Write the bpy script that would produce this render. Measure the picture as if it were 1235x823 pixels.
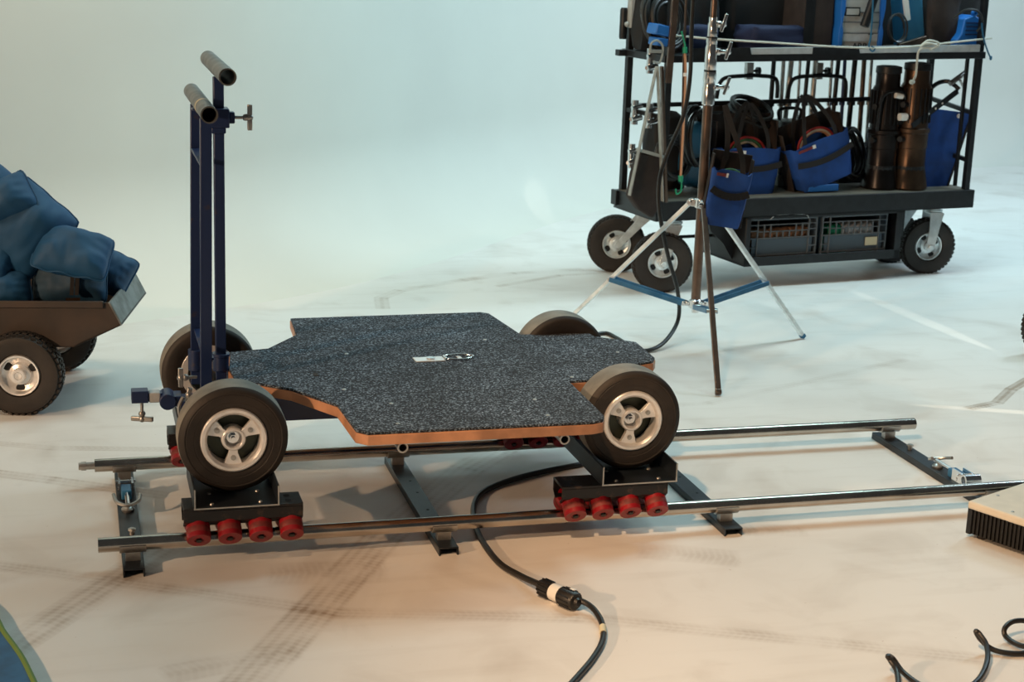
import bpy, bmesh, math, random
from mathutils import Vector as V, Matrix, Euler, noise
random.seed(7)
PI = math.pi
S = bpy.context.scene
COL = S.collection
for o in list(bpy.data.objects): bpy.data.objects.remove(o)

# ------------------------------------------------------------------ camera
W, H, FOC = 1235, 823, 1930.6
CX, CY = 617.5, 411.5
CAM = V((-0.1092, -3.8281, 1.5506))
R_ = V((0.964949, -0.260348, 0.033049)); U_ = V((0.032754, 0.244418, 0.969117)); F_ = V((0.260386, 0.934066, -0.244379))
cam = bpy.data.cameras.new('camera'); cam.sensor_width = 36; cam.lens = FOC / W * 36
cam.clip_start = .05; cam.clip_end = 60
cam_o = bpy.data.objects.new('camera', cam); COL.objects.link(cam_o)
cam_o.matrix_world = Matrix(((R_.x, U_.x, -F_.x, CAM.x), (R_.y, U_.y, -F_.y, CAM.y), (R_.z, U_.z, -F_.z, CAM.z), (0, 0, 0, 1)))
S.camera = cam_o
cam.dof.use_dof = True; cam.dof.focus_distance = 4.4; cam.dof.aperture_fstop = 8.0

# ------------------------------------------------------------------ light
S.view_settings.view_transform = 'Standard'; S.view_settings.look = 'None'
S.view_settings.exposure = 0.0; S.view_settings.gamma = 1; S.view_settings.use_curve_mapping = False
wd = bpy.data.worlds.new('world'); S.world = wd; wd.use_nodes = True
bg = wd.node_tree.nodes['Background']; bg.inputs[0].default_value = (.95, 1.0, .98, 1); bg.inputs[1].default_value = .045

def aim(o, target): o.rotation_euler = (V(target) - o.location).to_track_quat('-Z', 'Y').to_euler()
def area(name, loc, target, size, power, col, sy=None, spread=PI):
    l = bpy.data.lights.new(name, 'AREA'); l.size = size; l.energy = power; l.color = col; l.spread = spread
    if sy: l.shape = 'RECTANGLE'; l.size_y = sy
    o = bpy.data.objects.new(name, l); COL.objects.link(o); o.location = loc; aim(o, target); return o
def spot(name, loc, target, angle, blend, power, col, radius=.05):
    l = bpy.data.lights.new(name, 'SPOT'); l.spot_size = math.radians(angle); l.spot_blend = blend; l.energy = power; l.color = col
    l.shadow_soft_size = radius
    o = bpy.data.objects.new(name, l); COL.objects.link(o); o.location = loc; aim(o, target); return o
area('cool_overhead_light', (3.9, 2.9, 4.6), (3.0, 3.2, 0), 1.4, 72, (.62, .95, .93))
area('cool_back_light', (2.2, 2.2, 4.8), (1.6, 3.9, .6), 1.2, 80, (0.6, 0.9, 0.94))
spot('warm_overhead_lamp', (-.9, -2.8, 4.2), (2.3, -.65, 0), 48, .9, 860, (1.0, 0.63, 0.35), .07)
spot('low_warm_lamp', (-4.4, -2.6, 2.15), (.9, .3, .1), 52, .7, 900, (1.0, 0.64, 0.38), .06)
area('left_wall_fill', (-1.6, .6, 4.3), (-.1, 3.4, 1.5), 1.2, 37, (1.0, 0.8, 0.56), spread=math.radians(95))  # unseen fill, added to warm the left wall
area('right_wall_fill', (6.6, 3.2, 4.4), (4.8, 6.2, 1.0), 1.5, 211, (0.63, 0.852, 1.0))  # unseen cool fill, added to match the tone of the right wall
# unseen tight spots, added low to cast the light streaks on floor and wall
spot('grazing_streak_spot', (3.62, -1.7, .26), (3.42, 2.2, 0), 1.2, .3, 1500, (1, .90, .76), .003)
spot('side_streak_spot', (5.2, -.03, .20), (3.0, .90, 0), 1.2, .3, 900, (1, .86, .68), .003)
spot('wall_streak_spot', (2.43, 3.93, .03), (2.50, 5.25, .06), 10, .5, 16, (1, .9, .78), .004)

# ------------------------------------------------------------------ helpers
def ray(x, y): return F_ + R_ * ((x - CX) / FOC) - U_ * ((y - CY) / FOC)
def at_z(x, y, z=0): d = ray(x, y); return CAM + d * ((z - CAM.z) / d.z)
def at_y(x, y, yy): d = ray(x, y); return CAM + d * ((yy - CAM.y) / d.y)
CO = V((2.42, 2.84, 0)); CT = math.radians(8.8)
CA = V((math.cos(CT), math.sin(CT), 0)); CN = V((-math.sin(CT), math.cos(CT), 0))
def cq(x, y, d=0):          # point on the cart, d metres behind its front side, in the cart's own axes
    r = ray(x, y); o = CO + CN * d; t = (o - CAM).dot(CN) / r.dot(CN); p = CAM + r * t
    return V(((p - CO).dot(CA), d, p.z))

def catmull(pts, n=8, closed=False):
    pts = [V(p) for p in pts]; out = []; L = len(pts)
    for i in range(L if closed else L - 1):
        if closed: a, b, c, d = pts[i-1], pts[i], pts[(i+1) % L], pts[(i+2) % L]
        else: a, b, c, d = pts[max(i-1, 0)], pts[i], pts[i+1], pts[min(i+2, L-1)]
        for k in range(n):
            t = k / n
            out.append(.5 * ((2*b) + (c-a)*t + (2*a-5*b+4*c-d)*t*t + (3*b-a-3*c+d)*t**3))
    if not closed: out.append(pts[-1])
    return out

def basis(d):
    d = d.normalized(); a = V((0, 0, 1)) if abs(d.z) < .9 else V((1, 0, 0))
    x = a.cross(d).normalized(); return x, d.cross(x)

class MB:
    def __init__(s): s.bm = bmesh.new()
    def face(s, vs):
        try: return s.bm.faces.new(vs)
        except ValueError: return None
    def box(s, c, size, rot=None, taper=1.0):
        m = rot if rot is not None else Matrix.Identity(3)
        vs = []
        for k in (-1, 1):
            for i, j in ((-1, -1), (1, -1), (1, 1), (-1, 1)):
                t = taper if k > 0 else 1
                vs.append(s.bm.verts.new(V(c) + m @ V((i*size[0]/2*t, j*size[1]/2*t, k*size[2]/2))))
        for f in ((3,2,1,0), (4,5,6,7), (0,1,5,4), (1,2,6,5), (2,3,7,6), (3,0,4,7)): s.face([vs[i] for i in f])
        return s
    def bb(s, x0, x1, y0, y1, z0, z1): return s.box(((x0+x1)/2, (y0+y1)/2, (z0+z1)/2), (abs(x1-x0), abs(y1-y0), abs(z1-z0)))
    def bar(s, a, b, w, h=None, up=(0, 0, 1)):      # square bar between two points
        a, b = V(a), V(b); h = h or w; d = (b-a).normalized(); up = V(up)
        if abs(d.dot(up)) > .98: up = V((0, 1, 0))
        x = d.cross(up).normalized(); z = x.cross(d)
        m = Matrix((x, d, z)).transposed()
        return s.box((a+b)/2, (w, (b-a).length, h), m)
    def ring(s, c, x, y, r, n): return [s.bm.verts.new(c + x*(r*math.cos(2*PI*i/n)) + y*(r*math.sin(2*PI*i/n))) for i in range(n)]
    def cyl(s, a, b, r, r2=None, n=18, caps=True):
        a, b = V(a), V(b); r2 = r if r2 is None else r2; x, y = basis(b-a)
        A, B = s.ring(a, x, y, r, n), s.ring(b, x, y, r2, n)
        for i in range(n): s.face([A[i], A[(i+1) % n], B[(i+1) % n], B[i]])
        if caps: s.face(A[::-1]); s.face(B)
        return s
    def pipe(s, a, b, r, ri, n=22):
        a, b = V(a), V(b); x, y = basis(b-a)
        A, B, C, D = s.ring(a,x,y,r,n), s.ring(b,x,y,r,n), s.ring(a,x,y,ri,n), s.ring(b,x,y,ri,n)
        for i in range(n):
            j = (i+1) % n
            s.face([A[i],A[j],B[j],B[i]]); s.face([C[j],C[i],D[i],D[j]]); s.face([A[j],A[i],C[i],C[j]]); s.face([B[i],B[j],D[j],D[i]])
        return s
    def lathe(s, prof, a, d, n=32, closed=False, cap0=True):     # prof: (radius, along)
        a = V(a); d = V(d).normalized(); x, y = basis(d); rs = [s.ring(a + d*h, x, y, max(r, 1e-4), n) for r, h in prof]
        m = len(rs)
        for k in range(m if closed else m-1):
            A, B = rs[k], rs[(k+1) % m]
            for i in range(n): s.face([A[i], A[(i+1) % n], B[(i+1) % n], B[i]])
        if not closed:
            if cap0 and prof[0][0] > .0005: s.face(rs[0][::-1])
            if prof[-1][0] > .0005: s.face(rs[-1])
        return s
    def tube(s, pts, r, n=10, k=8, closed=False, smooth=True, rf=None):
        P = catmull(pts, k, closed) if smooth else [V(p) for p in pts]
        N = len(P); rings = []; x = None
        for i, p in enumerate(P):
            if closed: d = (P[(i+1) % N] - P[i-1])
            else: d = P[min(i+1, N-1)] - P[max(i-1, 0)]
            if d.length < 1e-9: d = V((0,0,1))
            d.normalize()
            if x is None: x, y = basis(d)
            else:
                x = (x - d*x.dot(d)).normalized(); y = d.cross(x)
            rr = rf(i/(N-1)) if rf else r
            rings.append(s.ring(p, x, y, rr, n))
        for i in range(N if closed else N-1):
            A, B = rings[i], rings[(i+1) % N]
            for j in range(n): s.face([A[j], A[(j+1) % n], B[(j+1) % n], B[j]])
        if not closed: s.face(rings[0][::-1]); s.face(rings[-1])
        return s
    def prism(s, poly, z0, z1, m=None):
        m = m or Matrix.Identity(4)
        A = [s.bm.verts.new(m @ V((x, y, z0))) for x, y in poly]; B = [s.bm.verts.new(m @ V((x, y, z1))) for x, y in poly]
        s.face(A[::-1]); s.face(B); n = len(A)
        for i in range(n): s.face([A[i], A[(i+1) % n], B[(i+1) % n], B[i]])
        return s
    def sphere(s, c, r, sc=(1,1,1), u=16, v=10):
        bmesh.ops.create_uvsphere(s.bm, u_segments=u, v_segments=v, radius=r, matrix=Matrix.Translation(V(c)) @ Matrix.Diagonal((*sc, 1)))
        return s
    def build(s, name, m, parent=None, world=False, smooth=35, bev=0, sub=0):
        bmesh.ops.recalc_face_normals(s.bm, faces=s.bm.faces)
        if world and parent is not None:
            s.bm.transform(wmat(parent).inverted())
        me = bpy.data.meshes.new(name); s.bm.to_mesh(me); s.bm.free()
        o = bpy.data.objects.new(name, me); COL.objects.link(o)
        if m is not None: me.materials.append(m)
        if smooth:
            me.polygons.foreach_set('use_smooth', [True]*len(me.polygons)); me.set_sharp_from_angle(angle=math.radians(smooth))
        if bev:
            b = o.modifiers.new('bevel', 'BEVEL'); b.width = bev; b.segments = 2; b.limit_method = 'ANGLE'; b.angle_limit = math.radians(40); b.harden_normals = False
        if sub:
            b = o.modifiers.new('sub', 'SUBSURF'); b.levels = sub; b.render_levels = sub
        if parent is not None: o.parent = parent
        return o
def wmat(o):
    m = o.matrix_basis.copy()
    while o.parent: o = o.parent; m = o.matrix_basis @ m
    return m
def thing(name, label, cat, loc=(0,0,0), rz=0, group=None, rot=None):
    o = bpy.data.objects.new(name, None); COL.objects.link(o); o.empty_display_size = .1
    o.location = loc; o.rotation_euler = rot or (0, 0, rz); return tag(o, label, cat, group)
def tag(o, label, cat, group=None, kind=None):
    o['label'] = label; o['category'] = cat
    if group: o['group'] = group
    if kind: o['kind'] = kind
    return o
def recentre(o):      # put a one-mesh thing's origin at its base
    vs = [v.co for v in o.data.vertices]
    c = V((sum(v.x for v in vs)/len(vs), sum(v.y for v in vs)/len(vs), min(v.z for v in vs)))
    o.data.transform(Matrix.Translation(-c)); o.location = o.matrix_basis @ c if not o.rotation_euler.z else o.location + o.rotation_euler.to_matrix() @ c
    return o
def copy_tree(o, parent=None):
    c = o.copy(); COL.objects.link(c)
    if parent is not None: c.parent = parent
    for ch in list(o.children): copy_tree(ch, c)
    return c

# ------------------------------------------------------------------ materials
def mat(name, col, rough=.5, metal=0.0, var=0.0, vs=20, bump=0.0, bs=200, col2=None, coat=0.0, thr=None, rvar=0.0, sheen=0):
    m = bpy.data.materials.new(name); m.use_nodes = True; nt = m.node_tree; b = nt.nodes['Principled BSDF']
    b.inputs['Base Color'].default_value = (*col, 1); b.inputs['Roughness'].default_value = rough; b.inputs['Metallic'].default_value = metal
    b.inputs['Coat Weight'].default_value = coat
    if sheen: b.inputs['Sheen Weight'].default_value = sheen; b.inputs['Sheen Roughness'].default_value = .5
    tc = nt.nodes.new('ShaderNodeTexCoord')
    if var or col2:
        n = nt.nodes.new('ShaderNodeTexNoise'); n.inputs['Scale'].default_value = vs; n.inputs['Detail'].default_value = 5
        nt.links.new(tc.outputs['Object'], n.inputs['Vector'])
        r = nt.nodes.new('ShaderNodeValToRGB'); c2 = col2 or tuple(min(1, c*(1-var)) for c in col)
        lo, hi = thr or (.35, .65)
        r.color_ramp.elements[0].position = lo; r.color_ramp.elements[1].position = hi
        r.color_ramp.elements[0].color = (*c2, 1); r.color_ramp.elements[1].color = (*(col if col2 else tuple(min(1, c*(1+var)) for c in col)), 1)
        nt.links.new(n.outputs['Fac'], r.inputs['Fac']); nt.links.new(r.outputs['Color'], b.inputs['Base Color'])
        if rvar:
            mr = nt.nodes.new('ShaderNodeMapRange'); mr.inputs['To Min'].default_value = max(0, rough-rvar); mr.inputs['To Max'].default_value = rough+rvar
            nt.links.new(n.outputs['Fac'], mr.inputs['Value']); nt.links.new(mr.outputs['Result'], b.inputs['Roughness'])
    if bump:
        n2 = nt.nodes.new('ShaderNodeTexNoise'); n2.inputs['Scale'].default_value = bs; n2.inputs['Detail'].default_value = 3
        nt.links.new(tc.outputs['Object'], n2.inputs['Vector'])
        bp = nt.nodes.new('ShaderNodeBump'); bp.inputs['Strength'].default_value = bump; bp.inputs['Distance'].default_value = .002
        nt.links.new(n2.outputs['Fac'], bp.inputs['Height']); nt.links.new(bp.outputs['Normal'], b.inputs['Normal'])
    return m
M = dict(
    rubber=mat('black rubber', (.019,.014,.011), .6, var=.35, vs=12, bump=.3, bs=90),
    tread=mat('worn tyre tread', (.20,.19,.165), .75, var=.25, vs=14),
    alu=mat('cast aluminium', (.80,.79,.78), .30, .5, var=.08, vs=30, bump=.25, bs=160),
    chrome=mat('chrome', (.78,.78,.78), .16, 1.0, var=.08, vs=14),
    rail=mat('galvanised rail tube', (.52,.48,.43), .22, 1.0, var=.14, vs=9, rvar=.1),
    worn=mat('worn grey handle tube', (.17,.175,.165), .42, .6, col2=(.07,.075,.075), vs=16),
    steel=mat('dull steel', (.45,.44,.42), .38, .9, var=.2, vs=25),
    zinc=mat('zinc plated steel', (.72,.78,.80), .35, .55, var=.12, vs=30),
    black=mat('black painted steel', (.009,.010,.012), .42, .2, var=.3, vs=25),
    blackworn=mat('worn black steel', (.012,.011,.012), .34, .3, col2=(.085,.05,.035), vs=24, thr=(.28,.42)),
    greybar=mat('dark channel steel', (.018,.025,.034), .38, .35, var=.35, vs=10),
    navy=mat('navy blue enamel', (.010,.024,.085), .38, .05, col2=(.05,.035,.04), vs=22, thr=(.25,.36)),
    bluepaint=mat('blue painted steel', (.02,.13,.27), .4, .1, var=.15),
    red=mat('red polyurethane', (.24,.006,.012), .36, var=.2, vs=18),
    redworn=mat('worn band on red roller', (.17,.022,.02), .6, var=.3, vs=40),
    ply=mat('orange varnished plywood edge', (.45,.22,.12), .5, var=.25, vs=14),
    brownmetal=mat('brown anodised tube', (.16,.11,.085), .30, .8, var=.15),
    grey=mat('grey metal bar', (.30,.31,.29), .5, .3, var=.15),
    bluecan=mat('royal blue canvas', (.004,.048,.23), .75, var=.18, vs=14, bump=.4, bs=500),
    sand=mat('teal blue nylon', (.003,.056,.140), .68, var=.12, vs=5, bump=.12, bs=60),
    sandd=mat('dusty grey blue nylon', (.008,.060,.130), .7, col2=(.022,.05,.08), vs=6, bump=.12, bs=60),
    web=mat('dark webbing', (.012,.010,.010), .85, bump=.4, bs=400),
    navycloth=mat('dark navy cloth', (.006,.012,.05), .8, bump=.3, bs=300), browncloth=mat('dark brown cloth', (.026,.018,.016), .85, var=.2, bump=.3, bs=300),
    cable=mat('black cable jacket', (.012,.011,.010), .42),
    white=mat('white plastic', (.75,.74,.70), .5),
    rope=mat('white rope', (.55,.53,.46), .8, bump=.6, bs=400),
    tray=mat('brown stained tray steel', (.015,.012,.010), .62, .0, col2=(.050,.030,.020), vs=9, thr=(.3,.75)),
    traylip=mat('scuffed grey tray plate', (.22,.23,.22), .5, .5, col2=(.12,.12,.11), vs=22),
    crate=mat('grey crate plastic', (.11,.125,.14), .5, var=.08),
    crateback=mat('blue grey crate panel', (.065,.095,.125), .6),
    deck=mat('worn plywood deck', (.10,.09,.072), .7, col2=(.16,.135,.10), vs=9),
    tape=mat('masking tape', (.62,.56,.38), .7),
    green=mat('green plastic', (.01,.26,.13), .5), greencable=mat('green cable', (.04,.14,.06), .6), brblue=mat('bright blue plastic', (.012,.13,.45), .45),
    tealblue=mat('teal blue enamel', (.02,.12,.22), .4), redc=mat('red cable', (.30,.025,.025), .6), cream=mat('cream cable', (.55,.5,.4), .5),
    greyplastic=mat('light grey painted metal', (.36,.37,.36), .5, var=.08, vs=18), brownspool=mat('brown paper roll', (.30,.15,.08), .8, var=.3, vs=60),
    wspool=mat('white roll', (.55,.56,.58), .6, var=.2, vs=60), lampbody=mat('dark lamp housing', (.018,.015,.015), .3, .65, var=.3, vs=10),
    copper=mat('bronze lamp housing', (.085,.052,.034), .32, .8, var=.3, vs=10),
    orange=mat('orange striped cord', (.5,.25,.14), .7), silvertape=mat('silver tape', (.40,.42,.43), .5, var=.1, vs=30),
    ballasttop=mat('cream painted lid', (.62,.58,.49), .45, var=.05), fin=mat('black heatsink', (.010,.009,.008), .45, .3),
    bluemat=mat('blue tarpaulin', (.02,.10,.22), .6, var=.2), lime=mat('lime green hem', (.14,.22,.04), .7), letter=mat('black lettering', (.012,.012,.014), .6),
    dark=mat('near black', (.005,.005,.006), .7), glassgreen=mat('inside of wheel', (.05,.06,.045), .4, .5),
)
def carpet_mat():
    m = bpy.data.materials.new('speckled black carpet'); m.use_nodes = True; nt = m.node_tree; N = nt.nodes; L = nt.links; b = N['Principled BSDF']
    tc = N.new('ShaderNodeTexCoord'); b.inputs['Roughness'].default_value = .95
    n = N.new('ShaderNodeTexNoise'); n.inputs['Scale'].default_value = 190; n.inputs['Detail'].default_value = 3; L.new(tc.outputs['Object'], n.inputs['Vector'])
    r = N.new('ShaderNodeValToRGB'); e = r.color_ramp.elements; e[0].position = .36; e[0].color = (.006,.009,.015,1); e[1].position = .72; e[1].color = (.34,.42,.50,1)
    e2 = r.color_ramp.elements.new(.52); e2.color = (.024,.034,.050,1)
    L.new(n.outputs['Fac'], r.inputs['Fac'])
    n2 = N.new('ShaderNodeTexNoise'); n2.inputs['Scale'].default_value = 5; n2.inputs['Detail'].default_value = 4; L.new(tc.outputs['Object'], n2.inputs['Vector'])
    mr = N.new('ShaderNodeMapRange'); mr.inputs['From Min'].default_value = .35; mr.inputs['From Max'].default_value = .65; mr.inputs['To Min'].default_value = .65; mr.inputs['To Max'].default_value = 1.15
    L.new(n2.outputs['Fac'], mr.inputs['Value'])
    sx = N.new('ShaderNodeSeparateXYZ'); L.new(tc.outputs['Object'], sx.inputs[0])
    fac = mr.outputs['Result']
    for y0 in (.105, .345, .60, .79):        # seams between the strips
        w = N.new('ShaderNodeMath'); w.operation = 'SUBTRACT'; L.new(sx.outputs['Y'], w.inputs[0]); w.inputs[1].default_value = y0-.4
        a = N.new('ShaderNodeMath'); a.operation = 'ABSOLUTE'; L.new(w.outputs[0], a.inputs[0])
        g = N.new('ShaderNodeMapRange'); g.inputs['From Min'].default_value = .002; g.inputs['From Max'].default_value = .005; g.inputs['To Min'].default_value = .35; g.inputs['To Max'].default_value = 1
        L.new(a.outputs[0], g.inputs['Value'])
        mu = N.new('ShaderNodeMath'); mu.operation = 'MULTIPLY'; L.new(fac, mu.inputs[0]); L.new(g.outputs['Result'], mu.inputs[1]); fac = mu.outputs[0]
    mx = N.new('ShaderNodeVectorMath'); mx.operation = 'SCALE'; L.new(r.outputs['Color'], mx.inputs[0]); L.new(fac, mx.inputs['Scale'])
    L.new(mx.outputs[0], b.inputs['Base Color'])
    bp = N.new('ShaderNodeBump'); bp.inputs['Strength'].default_value = .9; bp.inputs['Distance'].default_value = .004; L.new(n.outputs['Fac'], bp.inputs['Height']); L.new(bp.outputs['Normal'], b.inputs['Normal'])
    return m
M['carpet'] = carpet_mat()

def floor_mat(tracks=True):
    m = bpy.data.materials.new('white painted studio floor' if tracks else 'white painted studio wall'); m.use_nodes = True
    nt = m.node_tree; N = nt.nodes; L = nt.links; b = N['Principled BSDF']
    tc = N.new('ShaderNodeTexCoord'); co = tc.outputs['Object']
    b.inputs['Roughness'].default_value = .5 if tracks else .8
    def mth(op, a, c=None, clamp=False):
        n = N.new('ShaderNodeMath'); n.operation = op; n.use_clamp = clamp
        for i, v in enumerate((a, c)):
            if v is None: continue
            if isinstance(v, (int, float)): n.inputs[i].default_value = v
            else: L.new(v, n.inputs[i])
        return n.outputs[0]
    def nz(scale, det=4, src=co, dist=0):
        n = N.new('ShaderNodeTexNoise'); n.inputs['Scale'].default_value = scale; n.inputs['Detail'].default_value = det; n.inputs['Distortion'].default_value = dist; L.new(src, n.inputs['Vector']); return n.outputs['Fac']
    def mr(v, a, c, d, e):
        n = N.new('ShaderNodeMapRange'); L.new(v, n.inputs['Value'])
        for k, x in zip(('From Min','From Max','To Min','To Max'), (a, c, d, e)): n.inputs[k].default_value = x
        return n.outputs['Result']
    base = N.new('ShaderNodeMix'); base.data_type = 'RGBA'
    base.inputs['A'].default_value = (.74,.72,.69,1); base.inputs['B'].default_value = (.34,.27,.21,1)
    if not tracks:
        base.inputs['A'].default_value = (.70,.70,.65,1); base.inputs['B'].default_value = (.66,.655,.61,1)
        L.new(mr(nz(1.3), .35, .75, 0, 1), base.inputs['Factor']); L.new(base.outputs['Result'], b.inputs['Base Color']); return m
    dirt = mth('ADD', mr(nz(.9, 5), .45, .8, 0, .22), mr(nz(3.2, 6, dist=.8), .52, .8, 0, .34))
    mp = N.new('ShaderNodeMapping'); mp.inputs['Scale'].default_value = (1, 7, 1); mp.inputs['Rotation'].default_value = (0, 0, .25); L.new(co, mp.inputs['Vector'])
    dirt = mth('ADD', dirt, mr(nz(2.2, 6, mp.outputs[0]), .54, .8, 0, .16))
    spk = mr(nz(60, 2), .74, .78, 0, .35); dirt = mth('ADD', dirt, spk)
    brk = mr(nz(7, 4), .36, .6, .25, 1)
    def track(pts, w, st, lines=3):
        nonlocal dirt
        for (ax, ay), (bx, by) in zip(pts[:-1], pts[1:]):
            ln = math.hypot(bx-ax, by-ay); mp = N.new('ShaderNodeMapping'); mp.vector_type = 'TEXTURE'
            mp.inputs['Location'].default_value = (ax, ay, 0); mp.inputs['Rotation'].default_value = (0, 0, math.atan2(by-ay, bx-ax)); mp.inputs['Scale'].default_value = (ln, w/2, 1)
            L.new(co, mp.inputs['Vector']); sp = N.new('ShaderNodeSeparateXYZ'); L.new(mp.outputs[0], sp.inputs[0])
            u, v = sp.outputs['X'], sp.outputs['Y']
            inv = mr(mth('ABSOLUTE', v), .75, 1.0, 1, 0)
            c = mth('ABSOLUTE', mth('SUBTRACT', u, .5)); inu = mr(c, .5, .5 + .02/ln, 1, 0)
            wave = mr(mth('COSINE', mth('MULTIPLY', v, PI*lines)), -.6, .8, .55, 1)
            saw = mr(mth('SINE', mth('ADD', mth('MULTIPLY', u, ln*2*PI/.018), mth('MULTIPLY', mth('ABSOLUTE', v), 5))), -1, .4, .7, 1)
            k = mth('MULTIPLY', mth('MULTIPLY', inv, inu), mth('MULTIPLY', wave, saw))
            dirt = mth('ADD', dirt, mth('MULTIPLY', mth('MULTIPLY', k, brk), st))
    track([(-.36,-.54), (.02,.03), (.25,.36)], .11, .62, 4)
    track([(.10,-.88), (.40,-.35), (.642,.083), (1.0,.60), (1.32,.96)], .13, .55, 5)
    track([(-.5,.17), (.07,-.148), (.46,-.37), (1.0,-.50), (1.52,-.74), (1.9,-.92)], .07, .34, 4)
    track([(-.6,.93), (-.2,.70), (.1,.52)], .07, .55, 3)
    track([(-.6,1.18), (-.2,1.0), (.15,.93)], .05, .4, 3)
    track([(1.14,2.72), (1.17,2.92), (1.28,3.06), (1.62,3.25), (1.9,3.37), (2.25,3.43)], .07, .55, 2)
    track([(1.75,3.1), (2.1,3.3), (2.4,3.35)], .05, .5, 2)
    track([(1.30,-.12), (1.52,-.22)], .13, .38, 1); track([(.33,-.10), (.60,-.14)], .16, .30, 1); track([(.05,-.62), (.32,-.55)], .10, .3, 2); track([(1.62,-.03), (1.78,-.06)], .10, .35, 1)
    track([(2.9,.95), (3.04,1.0), (3.19,1.15), (3.34,1.27)], .05, 1.3, 2)
    track([(1.2,1.15), (2.0,1.15), (3.0,1.6)], .05, .25, 2)
    track([(.4,1.3), (1.1,1.75), (1.9,1.95)], .05, .3, 2)
    L.new(mth('MINIMUM', dirt, 1.0), base.inputs['Factor']); L.new(base.outputs['Result'], b.inputs['Base Color'])
    L.new(mr(nz(3), .3, .7, .38, .6), b.inputs['Roughness'])
    return m

# ------------------------------------------------------------------ setting: floor, cove and wall
foot = catmull([(-7,-2.4,0), (-4,.3,0), (-2,1.62,0), (.16,2.6,0), (.60,2.83,0), (1.18,3.2,0), (1.87,3.93,0), (2.4,4.65,0), (3.2,5.5,0), (4.6,6.4,0), (7,7.1,0), (12,7.6,0)], 24)
for _ in range(400): foot = [foot[0]] + [(foot[i-1]+foot[i+1])/2 for i in range(1, len(foot)-1)] + [foot[-1]]
b = MB(); vs = [b.bm.verts.new((p.x, p.y, 0)) for p in foot]
vs += [b.bm.verts.new(q) for q in ((12,-8,0), (-7,-8,0))]; b.face(vs)
fl = b.build('floor', floor_mat(True)); fl['kind'] = 'structure'
b = MB(); rows = []
for i, p in enumerate(foot):
    t = (foot[min(i+1, len(foot)-1)] - foot[max(i-1, 0)]).normalized(); n = V((-t.y, t.x, 0))
    col = []
    for k in range(13):
        a = k/12*PI/2; col.append(b.bm.verts.new(p + n*(.55*math.sin(a)) + V((0,0,.55*(1-math.cos(a))))))
    col.append(b.bm.verts.new(p + n*.55 + V((0,0,5.2)))); rows.append(col)
for A, B in zip(rows[:-1], rows[1:]):
    for k in range(13): b.face([A[k], B[k], B[k+1], A[k+1]])
wl = b.build('wall_back', floor_mat(False), smooth=80); wl['kind'] = 'structure'

# ------------------------------------------------------------------ dolly track
G = .62; ZR = .064; RR = .0185
tr = thing('dolly_track', 'dolly track of two steel rails on four dark cross bars under the carpeted dolly', 'dolly track', (1.2, .31, 0))
for y, x0, x1 in ((0, -.083, 2.75), (G, -.081, 2.494)):
    r = MB().pipe((x0, y, ZR), (x1, y, ZR), RR, RR-.003, 32).build('rail', M['rail'], tr, True)
MB().cyl((-.125, G, ZR), (-.078, G, ZR), .0105, n=20).cyl((-.118,G,ZR), (-.104,G,ZR), .0125, n=20).build('rail_spigot', M['steel'], tr, True)
for i, x in enumerate((0, .790, 1.58, 2.405)):
    w = .026; y0, y1 = (-.066, .69)
    if i == 3: y0, y1 = -.02, .68
    b = MB(); b.bb(x-w, x+w, y0, y1, .018, .022); b.bb(x-w, x-w+.004, y0, y1, .0, .018); b.bb(x+w-.004, x+w, y0, y1, 0, .018)
    sl = b.build('cross_bar', M['greybar'], tr, True, bev=.001)
    for y in (0, G):
        s = MB(); pr = [(math.cos(a)*.023, math.sin(a)*.023) for a in [PI+PI*k/10 for k in range(11)]] 
        pin = [(math.cos(a)*.0195, math.sin(a)*.0195) for a in [2*PI-PI*k/10 for k in range(11)]]
        mm = Matrix(((0,0,1,x),(1,0,0,y),(0,1,0,ZR),(0,0,0,1)))
        s.prism([(px, py) for px, py in pr if True] + pin, -.032, .032, mm); s.bb(x-.018, x+.018, y-.012, y+.012, .022, .044)
        s.build('rail_saddle', M['steel'], sl, True)
    if i in (1, 2):
        h = MB()
        for yy in (.12, .22, .36, .46): h.cyl((x+.006, yy, .0215), (x+.006, yy, .0228), .004, n=12)
        h.build('bolt_hole', M['dark'], sl, True)  # flat dark discs, the shade inside the holes put into the colour
def latch(x, y, s, tilt):     # toggle clamp with blue body that locks the next track piece
    t = MB(); t.bb(x-.014, x+.014, y-.03*s, y+.03*s, .024, .05); b1 = t.build('latch_body', M['bluepaint'], tr, True, bev=.003)
    t = MB()
    t.bb(x-.02, x-.015, y+.005*s, y+.055*s, .022, .06); t.bb(x+.015, x+.02, y+.005*s, y+.055*s, .022, .06)
    t.cyl((x-.027, y+.045*s, .052), (x+.027, y+.045*s, .052), .004); t.cyl((x-.022, y+.03*s, .035), (x+.022, y+.03*s, .035), .006)
    t.cyl((x, y-.03*s, .042), (x, y-.12*s, .042), .006); t.build('latch_clevis', M['chrome'], b1, True)
    t = MB(); t.tube([(x-.036, y-.085*s, .062), (x-.028, y-.115*s, .05), (x, y-.13*s, .044), (x+.028, y-.115*s, .05), (x+.034, y-.09*s, .058)], .005)
    t.lathe([(.016,0), (.018,.006), (.010,.014), (.001,.016)], (x, y-.11*s, .022), (0,0,1), 16); t.build('latch_hook', M['steel'], b1, True)
    t = MB(); t.cyl((x+.004, y-.29*s, .02), (x+.004, y-.29*s, .04), .007); t.cyl((x+.004, y-.29*s, .034), (x+.004, y-.29*s, .038), .011, n=6)
    t.build('bolt', M['steel'], tr, True)
latch(0, .46, 1, 0)
latch(2.408, .20, -1, 0)
MB().pipe((2.385,.125,.045), (2.435,.125,.045), .018, .012).build('coupling_sleeve', M['chrome'], tr, True)

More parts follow.
